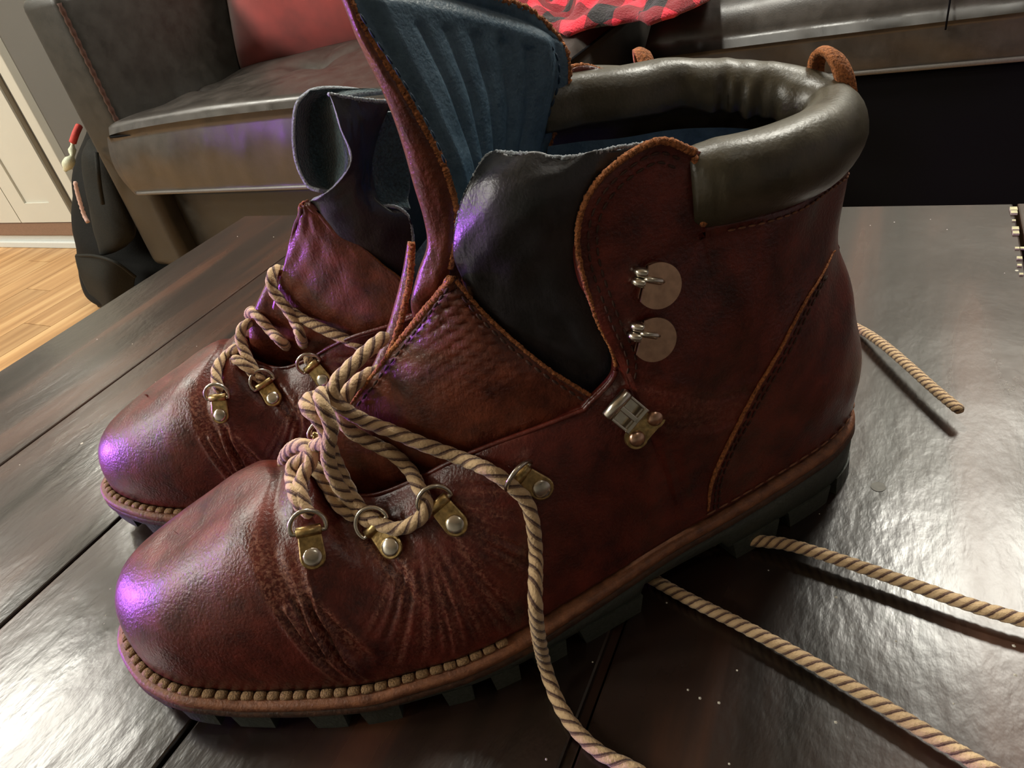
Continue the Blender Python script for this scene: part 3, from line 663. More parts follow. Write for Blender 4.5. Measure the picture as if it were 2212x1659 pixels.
for k in range(24):
    a = math.radians(112-k*5.8+rnd.uniform(-2, 2)); c = A([895, 1145]); r0, r1 = 50+rnd.random()*70, 170+rnd.random()*130
    pts = [c+A([math.cos(a+j*.05), math.sin(a+j*.05)])*(r0+(r1-r0)*j/3) for j in range(4)]
    CREASE.append(([L2(*p, .045) for p in pts], .00018+.00035*rnd.random()**2, .0008+.0006*rnd.random()))
for k in range(16):   # fine lines beside the main flex fold
    o_ = rnd.uniform(-60, 60); pts = [(585+o_+rnd.uniform(-8, 8), 1230), (640+o_*.8+rnd.uniform(-8, 8), 1310), (715+o_*.6, 1385), (790+o_*.4+rnd.uniform(-8, 8), 1435)]
    CREASE.append(([L2(*p, .04) for p in pts], .0003+.0004*rnd.random(), .0010))
for k in range(5):    # ankle folds on the quarter
    pts = [(1350+k*8, 815+k*17), (1440, 830+k*19), (1540, 855+k*14), (1640, 835+k*12)]
    CREASE.append(([L2(*p, .038) for p in pts], .0007, .0014))
def sculpt(G, side):
    P = G.reshape(-1, 3).copy(); n = len(P)
    du = np.gradient(G, axis=0); dv = np.gradient(G, axis=1); N = np.cross(du, dv); N /= np.linalg.norm(N, axis=2)[..., None]+1e-12
    if side < 0: N = -N
    N = -N.reshape(-1, 3)
    ixx = idx
    for _ in range(12):
        N = N.reshape(G.shape); N[1:-1] = (N[:-2]+2*N[1:-1]+N[2:]); N /= np.linalg.norm(N, axis=2)[..., None]+1e-12; N = N.reshape(-1, 3)
    c = A([.16, 0, .06]); sg = np.sign((((P-c)*N).sum(1)).mean()); N *= sg
    N = N.reshape(G.shape); a_, b_ = idx[3], idx[17]
    for _ in range(60): N[a_:b_] = N[a_-1:b_-1]+N[a_:b_]+N[a_+1:b_+1]; N /= np.linalg.norm(N, axis=2)[..., None]
    N[idx[5]:idx[9], :, :] = A([0, side*1., 0]); N = N.reshape(-1, 3)
    vv = np.tile(np.linspace(0, 1, G.shape[1]), G.shape[0]); d = np.zeros(n); wear = np.zeros(n)
    xz = P[:, [0, 2]]
    for pts, dep, w in CREASE:
        dep *= 1.25
        dd, fr = seg_d(xz, pts); env = np.sin(np.clip(fr, 0, 1)*math.pi)**.5*.85+.15
        wear += (dep/.0012+.35)*np.exp(-((dd-1.1*w)/(w*.75))**2)*np.sin(np.clip(fr, 0, 1)*math.pi)**.6*(1 if w < .0025 else .4)*(.35 if len(pts) == 4 and pts[0][1] > .07 and pts[0][0] < .12 else 1)
        d += -dep*np.exp(-(dd/w)**2)*env+dep*.55*np.exp(-((dd-1.8*w)/(w*1.1))**2)*env
    # flex valley behind the toe cap and the swelling after it
    hgt = np.clip((P[:, 2]-.045)/.03, 0, 1)
    d += -.0030*np.exp(-((P[:, 0]-.236)/.007)**2)*hgt+.0020*np.exp(-((P[:, 0]-.218)/.008)**2)*hgt
    d += .0010*np.sin(P[:, 0]*120+P[:, 2]*60)*np.sin(P[:, 1]*90+P[:, 2]*80)*np.clip((P[:, 2]-.04)/.05, 0, 1)
    fade = np.repeat((np.arange(G.shape[0]) < idx[21]), G.shape[1])
    d *= np.clip(vv/.06, 0, 1)*np.where(fade, np.clip((1-vv)/.03, 0, 1)**.5, 1)*np.where(np.repeat(np.arange(G.shape[0]) >= idx[23], G.shape[1]), np.clip((1-vv)/.5, 0, 1), 1)
    d[P[:, 0] > .225] *= 1
    return (P+N*d[:, None]).reshape(G.shape), np.clip(wear, 0, 1.4)*np.clip(vv/.1, 0, 1)*np.clip((1-vv)/.1, 0, 1)
GL, WL = sculpt(GL, 1); GM, WM = sculpt(GM, -1)
GM = np.array(GM)
# common ridge at the toe and common heel seam
rL, rM = idx[22], idxM[22]

def strip_solid(fr, top_out, z0, z1, name, mats, parent, ins_top=0, closed_caps=True):
    """closed band between heights z0(X), z1(X) on an outline."""
    pass
def slab_outline(fr, P, zlo, zhi, name, mat, parent, bulge=0, rows=5):
    V = []; n = len(P)
    for k in range(rows):
        t = k/(rows-1); Q = inset(P, -bulge*math.sin(math.pi*t)) if bulge else P
        z = zlo*(1-t)+zhi*t
        V += [(*q, zz) for q, zz in zip(Q, z)]
    F = grid_faces(rows, n, True)
    Pc = P.mean(0); 
    # caps: strips between the outer and the inner side
    h = n//2
    for lev, rev in ((0, 1), (rows-1, 0)):
        o = lev*n; a = 0
        for i in range(h-1):
            f = (o+i, o+i+1, o+n-1-(i+1)+0 if n-1-(i+1) > h else o+h, o+n-1-i)
            f = tuple(dict.fromkeys(f))
            if len(f) > 2: F.append(f[::-1] if rev else f)
    return link(name, fr.W(V), F if fr.mir < 0 else F, mat, parent)

def on_tree(trees, px, py, lift=0., skip=0):
    d = ray(px, py); dn = d/np.linalg.norm(d); best = None
    for t in trees:
        h = t.ray_cast(Vector(CP), Vector(dn), 5)
        if h[0] is not None and (best is None or h[3] < best[3]): best = h
    if best is None: return None, None
    P = A(best[0]); N = A(best[1]); N = N if N@dn < 0 else -N
    return P-dn*lift, N
def tree_of(V, F): return BVHTree.FromPolygons([tuple(map(float, v)) for v in V], F)

def dash_line(fr_pts_normals, name, mat, parent, L_=.0022, gap=.0010, r=.00042):
    P, N = fr_pts_normals; P = A(P); s = np.r_[0, np.cumsum(np.linalg.norm(np.diff(P, axis=0), axis=1))]
    mb = MB(); t = 0
    f = lambda x: A([np.interp(x, s, P[:, j]) for j in range(3)])
    while t+L_ < s[-1]:
        mb.tube([f(t), f(t+L_*.3)+0, f(t+L_*.7), f(t+L_)], [r*.5, r, r, r*.5], 5); t += L_+gap
    o = mb.out(name, mat, parent, True); o['kind'] = 'stuff'; return o

def ortho(N, T):
    T = T-N*(T@N); T /= np.linalg.norm(T); return N, T, np.cross(N, T)
def lace_ring(P, N, T, parent, s=1., tilt=.5, name='lace_ring'):
    """D-ring fitting: P rivet on the leather, N surface normal, T from the rivet towards the ring."""
    N, T, S = ortho(N/np.linalg.norm(N), T)
    g = lambda a, b, c: P+T*a+S*b+N*c
    # plate: rounded tab folded round the bar
    w = .0043*s; out = []
    for k in range(13):
        th = math.pi/2+math.pi*k/12; out.append((math.cos(th)*w, math.sin(th)*w))
    out += [(.0078*s, -w*.92), (.0078*s, w*.92)]
    V = [g(a, b, .0002) for a, b in out]+[g(a, b, .0013) for a, b in out]+[g(a*.93, b*.9, .0016) for a, b in out]
    n = len(out); F = grid_faces(3, n, True)+[tuple(2*n+i for i in range(n)), tuple(range(n))[::-1]]
    pl = link(name, V, F, M['brass'], parent, smooth=False)
    # knuckle
    MB().tube([g(.0088*s, b*s, .0016) for b in (-.0044, -.0040, 0, .0040, .0044)], A([.0012, .0019, .0019, .0019, .0012])*s, 14).out('knuckle', M['brass'], pl, True)
    rv = []; rr = []
    nr = 20; V = []; F = []
    for k, (r_, h_) in enumerate(((.0033, .0014), (.0033, .0018), (.0029, .0022), (.0018, .0025), (.0006, .0026))):
        for j in range(nr): th = 2*math.pi*j/nr; V.append(g(math.cos(th)*r_*s, math.sin(th)*r_*s, h_))
    F = grid_faces(5, nr, True)+[tuple(4*nr+j for j in range(nr))]
    link('rivet', V, F, M['nickel'], pl)
    # D ring through the knuckle
    c = math.cos(tilt); sn = math.sin(tilt); R_ = .0060*s; Q = []
    for k in range(25):
        th = -math.pi*.5-.35+(math.pi+.7)*k/24
        Q.append((math.cos(th)*R_*.95+.0016*s, math.sin(th)*R_))
    Q += [(-.0004*s, R_*.55), (-.0004*s, 0), (-.0004*s, -R_*.55)]
    Q = resample(A(Q+[Q[0]]), 60)[:-1]
    W_ = [g(.0088*s, 0, .0016)+(T*c+N*sn)*a+S*b for a, b in Q]
    MB().tube(W_, .00085*s, 10, True).out('ring', M['nickel'], pl, True)
    return pl

# ---- shared sole blocks in boot axes
LUGS_L = [(.3225, .300), (.2955, .2815), (.2775, .2610), (.2475, .2335), (.2290, .2125), (.1985, .1855), (.1800, .1680), (.1630, .1480), (.1430, .1150), (.0740, .0500), (.0460, .0220)]
LUGS_M = [(.3200, .299), (.2930, .277), (.2720, .255), (.2480, .2335), (.2290, .2125), (.1985, .1855), (.1800, .1650), (.1600, .1400), (.0740, .0500), (.0460, .0220)]
def build_boot(fr, name, label, parent=None):
    root = empty(name, tuple(fr.W([.15, 0, 0]))); tag(root, label, 'boot', 'pair of hiking boots')
    hold = empty('tmp'); ro = A(root.location)
    def W(P):
        P = np.array(P, float).reshape(-1, 3)
        if fr.mir < 0:      # the inner quarter of the far boot has fallen back open
            w = np.clip((P[:, 2]-.120)/.025, 0, 1)*np.clip((-P[:, 1]-.008)/.012, 0, 1)
            P[:, 0] -= w*np.maximum(0, P[:, 0]-.080)*.72
        return fr.W(P)-ro
    flip = fr.mir < 0
    fx = lambda F: [f[::-1] for f in F] if flip else F
    B = {}
    # outsole
    P = resample(np.concatenate([OUT, OUT[:1]]), 241)[:-1]
    k0 = 0
    ins = inset(P, .0012); ztop = zw(P[:, 0])-.0035
    zlow = np.where(P[:, 0] > .115, np.interp(P[:, 0], [.115, .24, .29, .324], [.0075, .0065, .0085, .0125]), np.where(P[:, 0] > .078, .0125, .0075))
    def band(P_list, Z_list, nm, mat, par, cap=True):
        n = len(P_list[0]); V = []
        for q, z in zip(P_list, Z_list): V += [(*a, b) for a, b in zip(q, np.broadcast_to(z, n))]
        F = grid_faces(len(P_list), n, True)
        if cap:
            m = len(P_list)
            for lev, rev in ((0, 1), (m-1, 0)):
                o = lev*n; i, j = 0, n-1
                while i+1 < j:
                    f = (o+i, o+i+1, o+j) ; F.append(f if not rev else f[::-1])
                    if i+1 < j-1: f = (o+i+1, o+j-1, o+j); F.append(f if not rev else f[::-1])
                    i += 1; j -= 1
        return link(nm, W(V), fx(F), mat, par)
    outsole = band([inset(P, .0030), inset(P, .0014), inset(P, .0008), inset(P, .0006)], [zlow, zlow+.001, (zlow+ztop)/2, ztop], 'outsole', M['rubber'], root)
    # tread lugs
    for C, LG, sd in ((LATC, LUGS_L, 1), (MEDC, LUGS_M, -1)):
        for (xa, xb) in LG:
            m = (C[:, 0] <= xa) & (C[:, 0] >= xb); Q = C[m]
            if len(Q) < 4: continue
            Q = resample(Q, 8); T = np.gradient(Q, axis=0); T /= np.linalg.norm(T, axis=1)[:, None]; Ni = np.stack([T[:, 1], -T[:, 0]], 1)*sd
            ci = Q+Ni*.0145; o = Q+Ni*.0006
            zb = np.interp(Q[:, 0], [0, .24, .28, .324], [0, 0, .0028, .0100]); zt_ = np.interp(Q[:, 0], [0, .078, .0785, .115, .24, .324], [.009, .009, .013, .009, .009, .0145])
            oc = o.copy(); e = A([.12, .04, 0, 0, 0, 0, .04, .12])[:, None]; oc = oc+(oc.mean(0)-oc)*e   # chamfered ends
            V = [(*a, b) for a, b in zip(oc+Ni*.0004, zb)]+[(*a, b) for a, b in zip(ci, zb)]+[(*a, b) for a, b in zip(ci, zt_)]+[(*a, b) for a, b in zip(o, zt_)]
            F = grid_faces(4, 8)+[(24+i, 24+i+1, i+1, i) for i in range(7)]+[(0, 8, 16, 24), (31, 23, 15, 7)]
            link('tread_lug', W(V), fx(F) if sd > 0 else fx([f[::-1] for f in F]), M['rubber'], outsole, smooth=False)
    hl = np.concatenate([MEDC[MEDC[:, 0] < .018][::-1], LATC[LATC[:, 0] < .018][1:]]); hl = resample(hl, 14)
    T = np.gradient(hl, axis=0); T /= np.linalg.norm(T, axis=1)[:, None]; Ni = np.stack([T[:, 1], -T[:, 0]], 1)
    ci = hl+Ni*.012; o_ = hl+Ni*.0006; V = [(*a, 0.) for a in o_]+[(*a, 0.) for a in ci]+[(*a, .009) for a in ci]+[(*a, .009) for a in o_]
    link('tread_lug', W(V), fx(grid_faces(4, 14)+[(42+i, 42+i+1, i+1, i) for i in range(13)]+[(0, 14, 28, 42), (55, 41, 27, 13)]), M['rubber'], outsole, smooth=False)
    # midsole and welt
    z0 = zw(P[:, 0]); wt = np.interp(P[:, 0], [0, .05, .12, .17, .324], [.004, .0038, .0035, .0034, .0036])
    band([inset(P, .0004), inset(P, -.0004), inset(P, -.0002), inset(P, .0003)], [z0-.0036, z0-.0026, z0-.0010, z0], 'midsole', M['midsole'], root)
    topz = zf(P[:, 0])-.0004
    welt = band([inset(P, .0006), inset(P, -.0002), inset(P, .0), inset(P, .0012), inset(P, fins(P[:, 0])+.002)], [z0+.0001, z0+.0006, z0+wt*.75, z0+wt, np.maximum(z0+wt-.0004, topz-.002)], 'welt', M['welt'], root)
    # big stitches along the forepart of the welt
    st = resample(np.concatenate([OUT[LATC.shape[0]-1:LATC.shape[0]+150], ])[::-1], 200) if False else None
    arc = np.concatenate([MEDC[MEDC[:, 0] > .165], LATC[::-1][LATC[::-1][:, 0] > .165][1:]])
    sL = np.r_[0, np.cumsum(np.linalg.norm(np.diff(arc, axis=0), axis=1))]; pit = .0052; me = None
    T = np.gradient(arc, axis=0); T /= np.linalg.norm(T, axis=1)[:, None]
    for k in range(int(sL[-1]/pit)):
        c = (k+.5)*pit; q = A([np.interp(c, sL, arc[:, 0]), np.interp(c, sL, arc[:, 1])]); t = A([np.interp(c, sL, T[:, 0]), np.interp(c, sL, T[:, 1])]); t /= np.linalg.norm(t)
        ni = A([t[1], -t[0]]);
        if (A([.2, 0])-q)@ni < 0: ni = -ni
        q = q+ni*.0041; z = float(zw(q[0]))+.0043
        a = W([[*(q-t*pit*.42), z], [*q, z], [*(q+t*pit*.42), z]])
        nn = fr.R.T@A([0, 0, 1.]) if False else A([0, 0, 1.]); nw = (W([[*(q+ni*.001), z]])-W([[*q, z]]))[0]; nw /= np.linalg.norm(nw)
        tw = (a[2]-a[0]); tl = np.linalg.norm(tw); tw /= tl
        V = []; F = []
        for u_, sc in ((-.5, .6), (-.42, 1.), (0, 1.08), (.42, 1.), (.5, .6)):
            for th in range(8):
                an = th*math.pi/4+.2; V.append(a[1]+tw*u_*tl+nw*math.cos(an)*.0017*sc+nn*math.sin(an)*.0010*sc)
        link('stitch', V, grid_faces(5, 8, True)+[tuple(range(8))[::-1], tuple(32+i for i in range(8))], M['stitch'], welt)
    # upper: two halves welded along the toe ridge and the heel
    VL, VM = GL.copy(), GM.copy(); nv = GL.shape[1]
    nL, nM = len(VL), len(VM)
    # common ridge: drop the inner half's top row onto the outer half's
    for i in range(rL, nL): VL[i, -1] = VM[i, -1] = (VL[i, -1]+VM[i, -1])/2
    VM[0] = VL[0]; VM[-1] = VL[-1]
    for Vv in (VL, VM):   # soften the ridge
        pass
    V = np.concatenate([VL.reshape(-1, 3), VM.reshape(-1, 3)])
    F = [f[::-1] for f in grid_faces(nL, nv)]+grid_faces(nM, nv, off=nL*nv)
    up = link('upper', W(V), fx(F), M['upper'], root)
    at_ = up.data.attributes.new('wear', 'FLOAT', 'POINT'); at_.data.foreach_set('value', np.concatenate([WL, WM]).astype(np.float32))
    import bmesh as _b
    b = _b.new(); b.from_mesh(up.data); _b.ops.remove_doubles(b, verts=b.verts, dist=.00012)
    ridge = [v for v in b.verts if fr.loc(A(v.co)+ro)[0] > .228 and fr.loc(A(v.co)+ro)[2] > .055]
    for _ in range(14): _b.ops.smooth_vert(b, verts=ridge, factor=.5, use_axis_x=True, use_axis_y=True, use_axis_z=True)
    ec = Vector(W([[.268, -.004, .064]])[0]); near_end = [v for v in b.verts if (v.co-ec).length < .022]
    for _ in range(60): _b.ops.smooth_vert(b, verts=near_end, factor=.5, use_axis_x=True, use_axis_y=True, use_axis_z=True)
    zone = []; 
    for v in b.verts:
        q = fr.loc(A(v.co)+ro); d_ = math.hypot(q[0]-(.2745), q[1]+.006)
        if d_ < .016 and q[2] > .045: zone.append((v, q, d_))
    fitp = [(q, d_) for v, q, d_ in zone if .008 < d_]
    Af = A([[1, q[0], q[1], q[0]**2, q[0]*q[1], q[1]**2] for q, _ in fitp]); cf = np.linalg.lstsq(Af, A([q[2] for q, _ in fitp]), rcond=None)[0]
    for v, q, d_ in zone:
        w_ = min(1, max(0, (.014-d_)/.006)); z = float(cf@A([1, q[0], q[1], q[0]**2, q[0]*q[1], q[1]**2]))
        v.co = Vector(W([[q[0], q[1], q[2]*(1-w_)+z*w_]])[0])
    _b.ops.recalc_face_normals(b, faces=b.faces)
    cen = Vector(W([[.16, 0, .05]])[0])
    if sum((f.calc_center_median()-cen).dot(f.normal)*f.calc_area() for f in b.faces) < 0: _b.ops.reverse_faces(b, faces=b.faces)
    b.to_mesh(up.data); b.free()
    up.data.polygons.foreach_set('use_smooth', [True]*len(up.data.polygons))
    sl = up.modifiers.new('solid', 'SOLIDIFY'); sl.thickness = .0022; sl.offset = -1
    wv = [A(v.co)+ro for v in up.data.vertices]; B['trees'] = [tree_of(wv, [tuple(p.vertices) for p in up.data.polygons])]
    # raw cut edge and seams along the quarter line
    for Tt, ix, sd in ((TL, idx, 1), (TM, idxM, -1)):
        e = Tt[ix[7]:ix[14]]; e = smooth_curve(e, 260); jit = (nrs.rand(260, 3)-.5)*.0004
        MB().tube(W(e+jit), np.interp(np.arange(260), [0, 90, 259], [.0011, .0008, .0006])+.0002*nrs.rand(260), 7).out('cut_edge', M['raw'], root, True)
        e = Tt[ix[14]:ix[21]]; e = smooth_curve(e, 260)
        MB().tube(W(e), .0009, 7).out('quarter_rim', M['brown'], root, True)
        e = Tt[ix[6]+2:ix[7]-1]; e = smooth_curve(e, 60)
        MB().tube(W(e+(nrs.rand(60, 3)-.5)*.0006), .0008+.0004*nrs.rand(60), 7).out('cut_edge', M['raw'], root, True)
        G = GL if sd > 0 else GM
        for vi in (3, 5):
            e = G[ix[7]:ix[15], -1-vi] if False else None
    # heel counter edge (outer and inner side)
    def surf_line(pts, sd, n, lift=.0006):
        C = GL if sd > 0 else GM; flat = C.reshape(-1, 3); Q = cr1(A(pts), n); R_ = []
        for q in Q:
            d = (flat[:, 0]-q[0])**2+(flat[:, 2]-q[1])**2; k = d.argmin(); R_.append((q[0], flat[k, 1]+sd*lift, q[1]))
        R_ = A(R_)
        for _ in range(6): R_[1:-1] = (R_[:-2]+2*R_[1:-1]+R_[2:])/4
        return R_
    cline = [L2(1527, 1100, .0375), L2(1540, 1035, .040), L2(1585, 950, .0415), L2(1638, 855, .0415), L2(1696, 755, .039), L2(1748, 660, .034), L2(1785, 590, .026), L2(1802, 540, .018)]
    B['cline'] = cline
    for sd in (1, -1):
        e = surf_line(cline, sd, 120); e[:, 1] -= sd*.0002
        MB().tube(W(e+(nrs.rand(120, 3)-.5)*.0002), np.interp(np.arange(120), [0, 20, 80, 119], [.0004, .0009, .0006, .0003]), 7).out('counter_edge', M['raw'], root, True)
        for off in (.0028, .0046):
            e2 = surf_line([A(p)+A([-off, -off*.35]) for p in cline[:-1]], sd, 110, .0002)
            dash_line((W(e2), None), 'stitch_line', M['thread'], root, L_=.0026)
        # stitch rows inside the quarter edge
        G = GL if sd > 0 else GM; ix = idx if sd > 0 else idxM; Tt = TL if sd > 0 else TM
        line = [G[i, -1] for i in range(ix[7], ix[15])]; line = smooth_curve(A(line), 120)
        cen = A([.078, 0, .13]);
        xz = line[:, [0, 2]]; tt = np.gradient(xz, axis=0); tt /= np.linalg.norm(tt, axis=1)[:, None]; nn = np.stack([tt[:, 1], -tt[:, 0]], 1)
        if ((A([.07, .11])-xz)*nn).sum(1).mean() < 0: nn = -nn
        for off in (.0032, .0058):
            q = xz+nn*off; e2 = surf_line(q[3:-14:4], sd, 150, .0002); dash_line((W(e2), None), 'stitch_line', M['thread'], root, L_=.0024)
        vl = surf_line([(.0795, .166), (.0800, .158), (.0808, .147)], sd, 30, .0003); dash_line((W(vl), None), 'stitch_line', M['thread_light'], root, L_=.0024)
        # row under the collar
        line = smooth_curve(Tt[ix[0]+1:ix[6]], 80); e2 = surf_line([(a[0], a[2]-.0024) for a in line[::5]], sd, 90, .0004); dash_line((W(e2), None), 'stitch_line', M['thread_light'], root, L_=.0022)
        # row above the welt, back half
        e2 = surf_line([(x, float(zf(x))+.0022) for x in np.linspace(.004, .085, 20)], sd, 90, .0004); dash_line((W(e2), None), 'stitch_line', M['thread_light'], root, L_=.0040, gap=.0016)
    # back stay
    # collar: padded roll
    path = A([(.0810, .0325, .0), (.066, .0345, 0), (.051, .0330, 0), (.036, .0272, 0), (.0245, .0180, 0), (.0180, .0085, 0), (.0162, 0, 0)])
    pl_ = np.concatenate([path, (path*A([1, -1, 1]))[::-1][1:], [[.094, -.0345, 0]], [[.108, -.034, 0]]]); pl_ = smooth_curve(pl_, 150)
    s_ = np.linspace(0, 1, 150)
    zb = np.interp(s_, [0, .12, .3, .40, .52, .7, 1], [.1455, .1452, .1430, .141, .143, .151, .156]); ztp = np.interp(s_, [0, .05, .25, .40, .55, .75, 1], [.1680, .1690, .1675, .1665, .172, .1790, .1835])
    T = np.gradient(pl_, axis=0); T /= np.linalg.norm(T, axis=1)[:, None]; No = np.stack([T[:, 1], -T[:, 0], 0*T[:, 0]], 1)
    if No[5, 1] < 0: No = -No
    V = []; ns = 30
    for i in range(150):
        a_ = .0098*min(1, .72+i/12) if i < 6 else .0105; zc = (zb[i]+ztp[i])/2; hh = (ztp[i]-zb[i])/2+.001
        wr = 0.0
        for j in range(ns):
            th = 2*math.pi*j/ns; ct, st_ = math.cos(th), math.sin(th)
            r_ = a_*np.sign(ct)*abs(ct)**.85; zz = zc+hh*np.sign(st_)*abs(st_)**.9
            if st_ < 0 and ct < 0: zz = zc+hh*st_*(1-.85*min(1, -ct*2.2))
            if st_ < 0 and ct > 0: r_ *= 1-.28*(-st_)          # outer wall tucks in at the seam
            pk = (.0008*math.sin(s_[i]*150+st_*2)*math.exp(-((s_[i]-.60)/.07)**2)+.0009*math.sin(s_[i]*61+1)*math.exp(-((s_[i]-.62)/.13)**2)+.0005*math.sin(s_[i]*37))*max(0, -ct*.8+.4)
            V.append(pl_[i]+No[i]*(r_-.0022+pk)+A([0, 0, zz+pk*.6]))
    F = grid_faces(150, ns, True)+[tuple(range(ns))[::-1], tuple(149*ns+j for j in range(ns))]
    co = link('collar', W(V), fx(F), M['olive'], root)
    B['trees'].append(tree_of([A(v.co)+ro for v in co.data.vertices], [tuple(p.vertices) for p in co.data.polygons]))
    # lining and insole
    rows = []
    for k, t in enumerate(np.linspace(0, 1, 12)):
        base = resample(np.concatenate([inset(LATC, .007, False)[(LATC[:, 0] < .20)][::-1] if True else 0, (MEDC[MEDC[:, 0] < .20])[1:]*A([.93, .80])+A([.009, 0])]), 90)
        lat_ = LATC[LATC[:, 0] < .15][::-1]; med_ = MEDC[MEDC[:, 0] < .15]
        base = resample(np.concatenate([lat_*A([.96, .80])+A([.008, 0]), (med_*A([.96, .78])+A([.008, 0]))[1:]]), 90)
        topc = pl_[:, :2]-No[:, :2]*.0118; topc = resample(topc, 90)
        q = base*(1-t)+topc*t; z = .034+(np.interp(np.linspace(0, 1, 90), [0, .4, .7, 1], [.155, .151, .158, .164])-.034)*t
        rows.append(np.concatenate([q, z[:, None]], 1))
    V = np.concatenate(rows); link('lining', W(V), fx(grid_faces(12, 90)), M['blue'], root)
    P2 = resample(np.concatenate([OUT, OUT[:1]]), 121)[:-1]; P2 = inset(P2, .010); n2 = len(P2); c2 = 60
    V = [(*p, .036 if p[0] < .1 else .030) for p in P2]; F = []
    i, j = 0, n2-1
    while i+1 < j:
        F.append((i, i+1, j));
        if i+1 < j-1: F.append((i+1, j-1, j))
        i += 1; j -= 1
    link('insole', W(V), fx(F), M['suede'], root)
    # pull tab: an arch of leather over the back of the collar
    G = []
    for t in np.linspace(0, 1, 9):
        th = math.pi*t; y = -.0092*math.cos(th)*1.0-.0050; z = .160+.0160*math.sin(th)**.8
        G.append([A([.0090+.003*math.sin(th), y*1.0, z-.002]), A([.0120+.003*math.sin(th), y, z]), A([.0155+.002*math.sin(th), y*.92, z-.0005])])
    G = W(A(G).reshape(-1, 3)).reshape(9, 3, 3); sheet('pull_tab', G, [M['raw'], M['raw'], M['brown2']], root, thick=.0022, nu=40, nv=10)
    bpo.remove(hold) if False else bpy.data.objects.remove(hold)
    return root, ro, W, B

near, nro, NW, NB = build_boot(NEAR, 'hiking_boot', 'oxblood leather hiking boot in front, tall blue lined tongue sticking up')
far, fro, FW, FB = build_boot(FAR, 'hiking_boot', 'oxblood leather hiking boot behind, its black gusset folded open beside the other boot')

def PT(fr, ro, px, py, Y): return fr.at(px, py, Y=Y)-ro
def grid_px(fr, ro, rows): return A([[PT(fr, ro, *c) for c in r] for r in rows])
def add_tree(B, o, ro):
    dg = bpy.context.evaluated_depsgraph_get() if False else None
    B['trees'].append(tree_of([A(v.co)+ro for v in o.data.vertices], [tuple(p.vertices) for p in o.data.polygons]))

# ---- near boot flaps
flap = sheet('facing_flap', grid_px(NEAR, nro, [
    [(970,604,.0215),(974,600,.0212),(979,601,.021),(985,606,.0208)],
    [(918,672,.0140),(955,668,.0185),(1000,662,.0215),(1036,668,.0215)],
    [(850,755,.0075),(935,748,.0175),(1030,735,.0245),(1110,738,.0262)],
    [(793,828,.0045),(910,830,.0170),(1065,805,.0275),(1190,802,.0315)],
    [(748,888,.0030),(890,918,.0165),(1080,880,.0282),(1280,858,.0335)],
    [(716,950,.0020),(870,1010,.0145),(1060,985,.0265),(1300,905,.0325)],
    [(690,1010,.0010),(860,1070,.0120),(1050,1050,.0240),(1300,960,.0300)],
    [(715,1090,-.0020),(850,1150,.0070),(1030,1130,.0180),(1290,1030,.0260)]]), [M['brown2'], M['raw'], M['brown2']], near, thick=.0024, nu=80, nv=60, off=0, wob=.0006)
fv = A([v.co[:] for v in flap.data.vertices]); ap = PT(NEAR, nro, 985, 625, .021); dd_ = np.linalg.norm(fv-ap, axis=1)
wv_ = np.sin(fv[:, 2]*2300+fv[:, 0]*500+np.sin(fv[:, 0]*400)*1.3)+.6*np.sin(fv[:, 2]*1500-fv[:, 0]*900)
fv += NEAR.ay*(wv_*.00042*np.exp(-(dd_/.030)**2))[:, None]; flap.data.vertices.foreach_set('co', fv.reshape(-1).astype(np.float32))
add_tree(NB, flap, nro)
for cc in (((968,622,.0228),(922,684,.0175),(860,762,.0115),(805,835,.0085),(765,885,.0065)), ((998,640,.0232),(1040,690,.0248),(1108,755,.0290),(1180,812,.0335),(1262,866,.0355))):
    dash_line((smooth_curve(A([PT(NEAR, nro, *a) for a in cc]), 120), None), 'stitch_line', M['thread'], near, L_=.0026, r=.0005)
gus = sheet('gusset', grid_px(NEAR, nro, [
    [(1058,334,.0200),(1125,332,.0275),(1230,340,.0315),(1340,318,.0305),(1440,308,.0275)],
    [(1020,390,.0205),(1085,395,.0300),(1185,395,.0345),(1285,395,.0330),(1400,390,.0300)],
    [(991,468,.0205),(1055,470,.0300),(1150,465,.0350),(1245,460,.0340),(1350,450,.0310)],
    [(984,548,.0200),(1045,540,.0280),(1140,540,.0330),(1225,540,.0335),(1340,540,.0315)],
    [(1003,612,.0195),(1060,612,.0250),(1150,615,.0290),(1235,630,.0315),(1350,630,.0315)],
    [(1058,695,.0210),(1110,692,.0250),(1190,700,.0285),(1265,715,.0310),(1350,710,.0315)],
    [(1150,790,.0250),(1195,782,.0270),(1260,785,.0295),(1310,790,.0312),(1380,790,.0315)],
    [(1240,880,.0290),(1275,870,.0300),(1305,860,.0310),(1335,850,.0315),(1380,850,.0315)]]), [M['black'], M['grey_edge'], M['suede']], near, thick=.0016, nu=90, nv=70, inner=2, wob=.0012)
add_tree(NB, gus, nro)
ge = smooth_curve(A([PT(NEAR, nro, *a) for a in ((984,548,.0203),(991,468,.0208),(1020,390,.0208),(1058,334,.0203),(1125,332,.0278),(1230,340,.0318),(1340,318,.0308),(1400,310,.0290))]), 220)
MB().tube(ge+(nrs.rand(220, 3)-.5)*.0004, .0005+.0003*nrs.rand(220), 6).out('gusset_edge', M['grey_edge'], near, True)
edge = [PT(NEAR, nro, *a) for a in ((735,-60,.0200),(756,0,.0200),(786,67,.0200),(820,118,.0200),(871,198,.0200),(917,278,.0195),(955,350,.0190),(976,413,.0185),(986,462,.018),(984,520,.0175),(972,580,.016))]
sil = [(722,-60),(745,0),(770,68),(797,125),(838,215),(872,310),(898,400),(918,470),(926,530),(908,585),(893,640)]
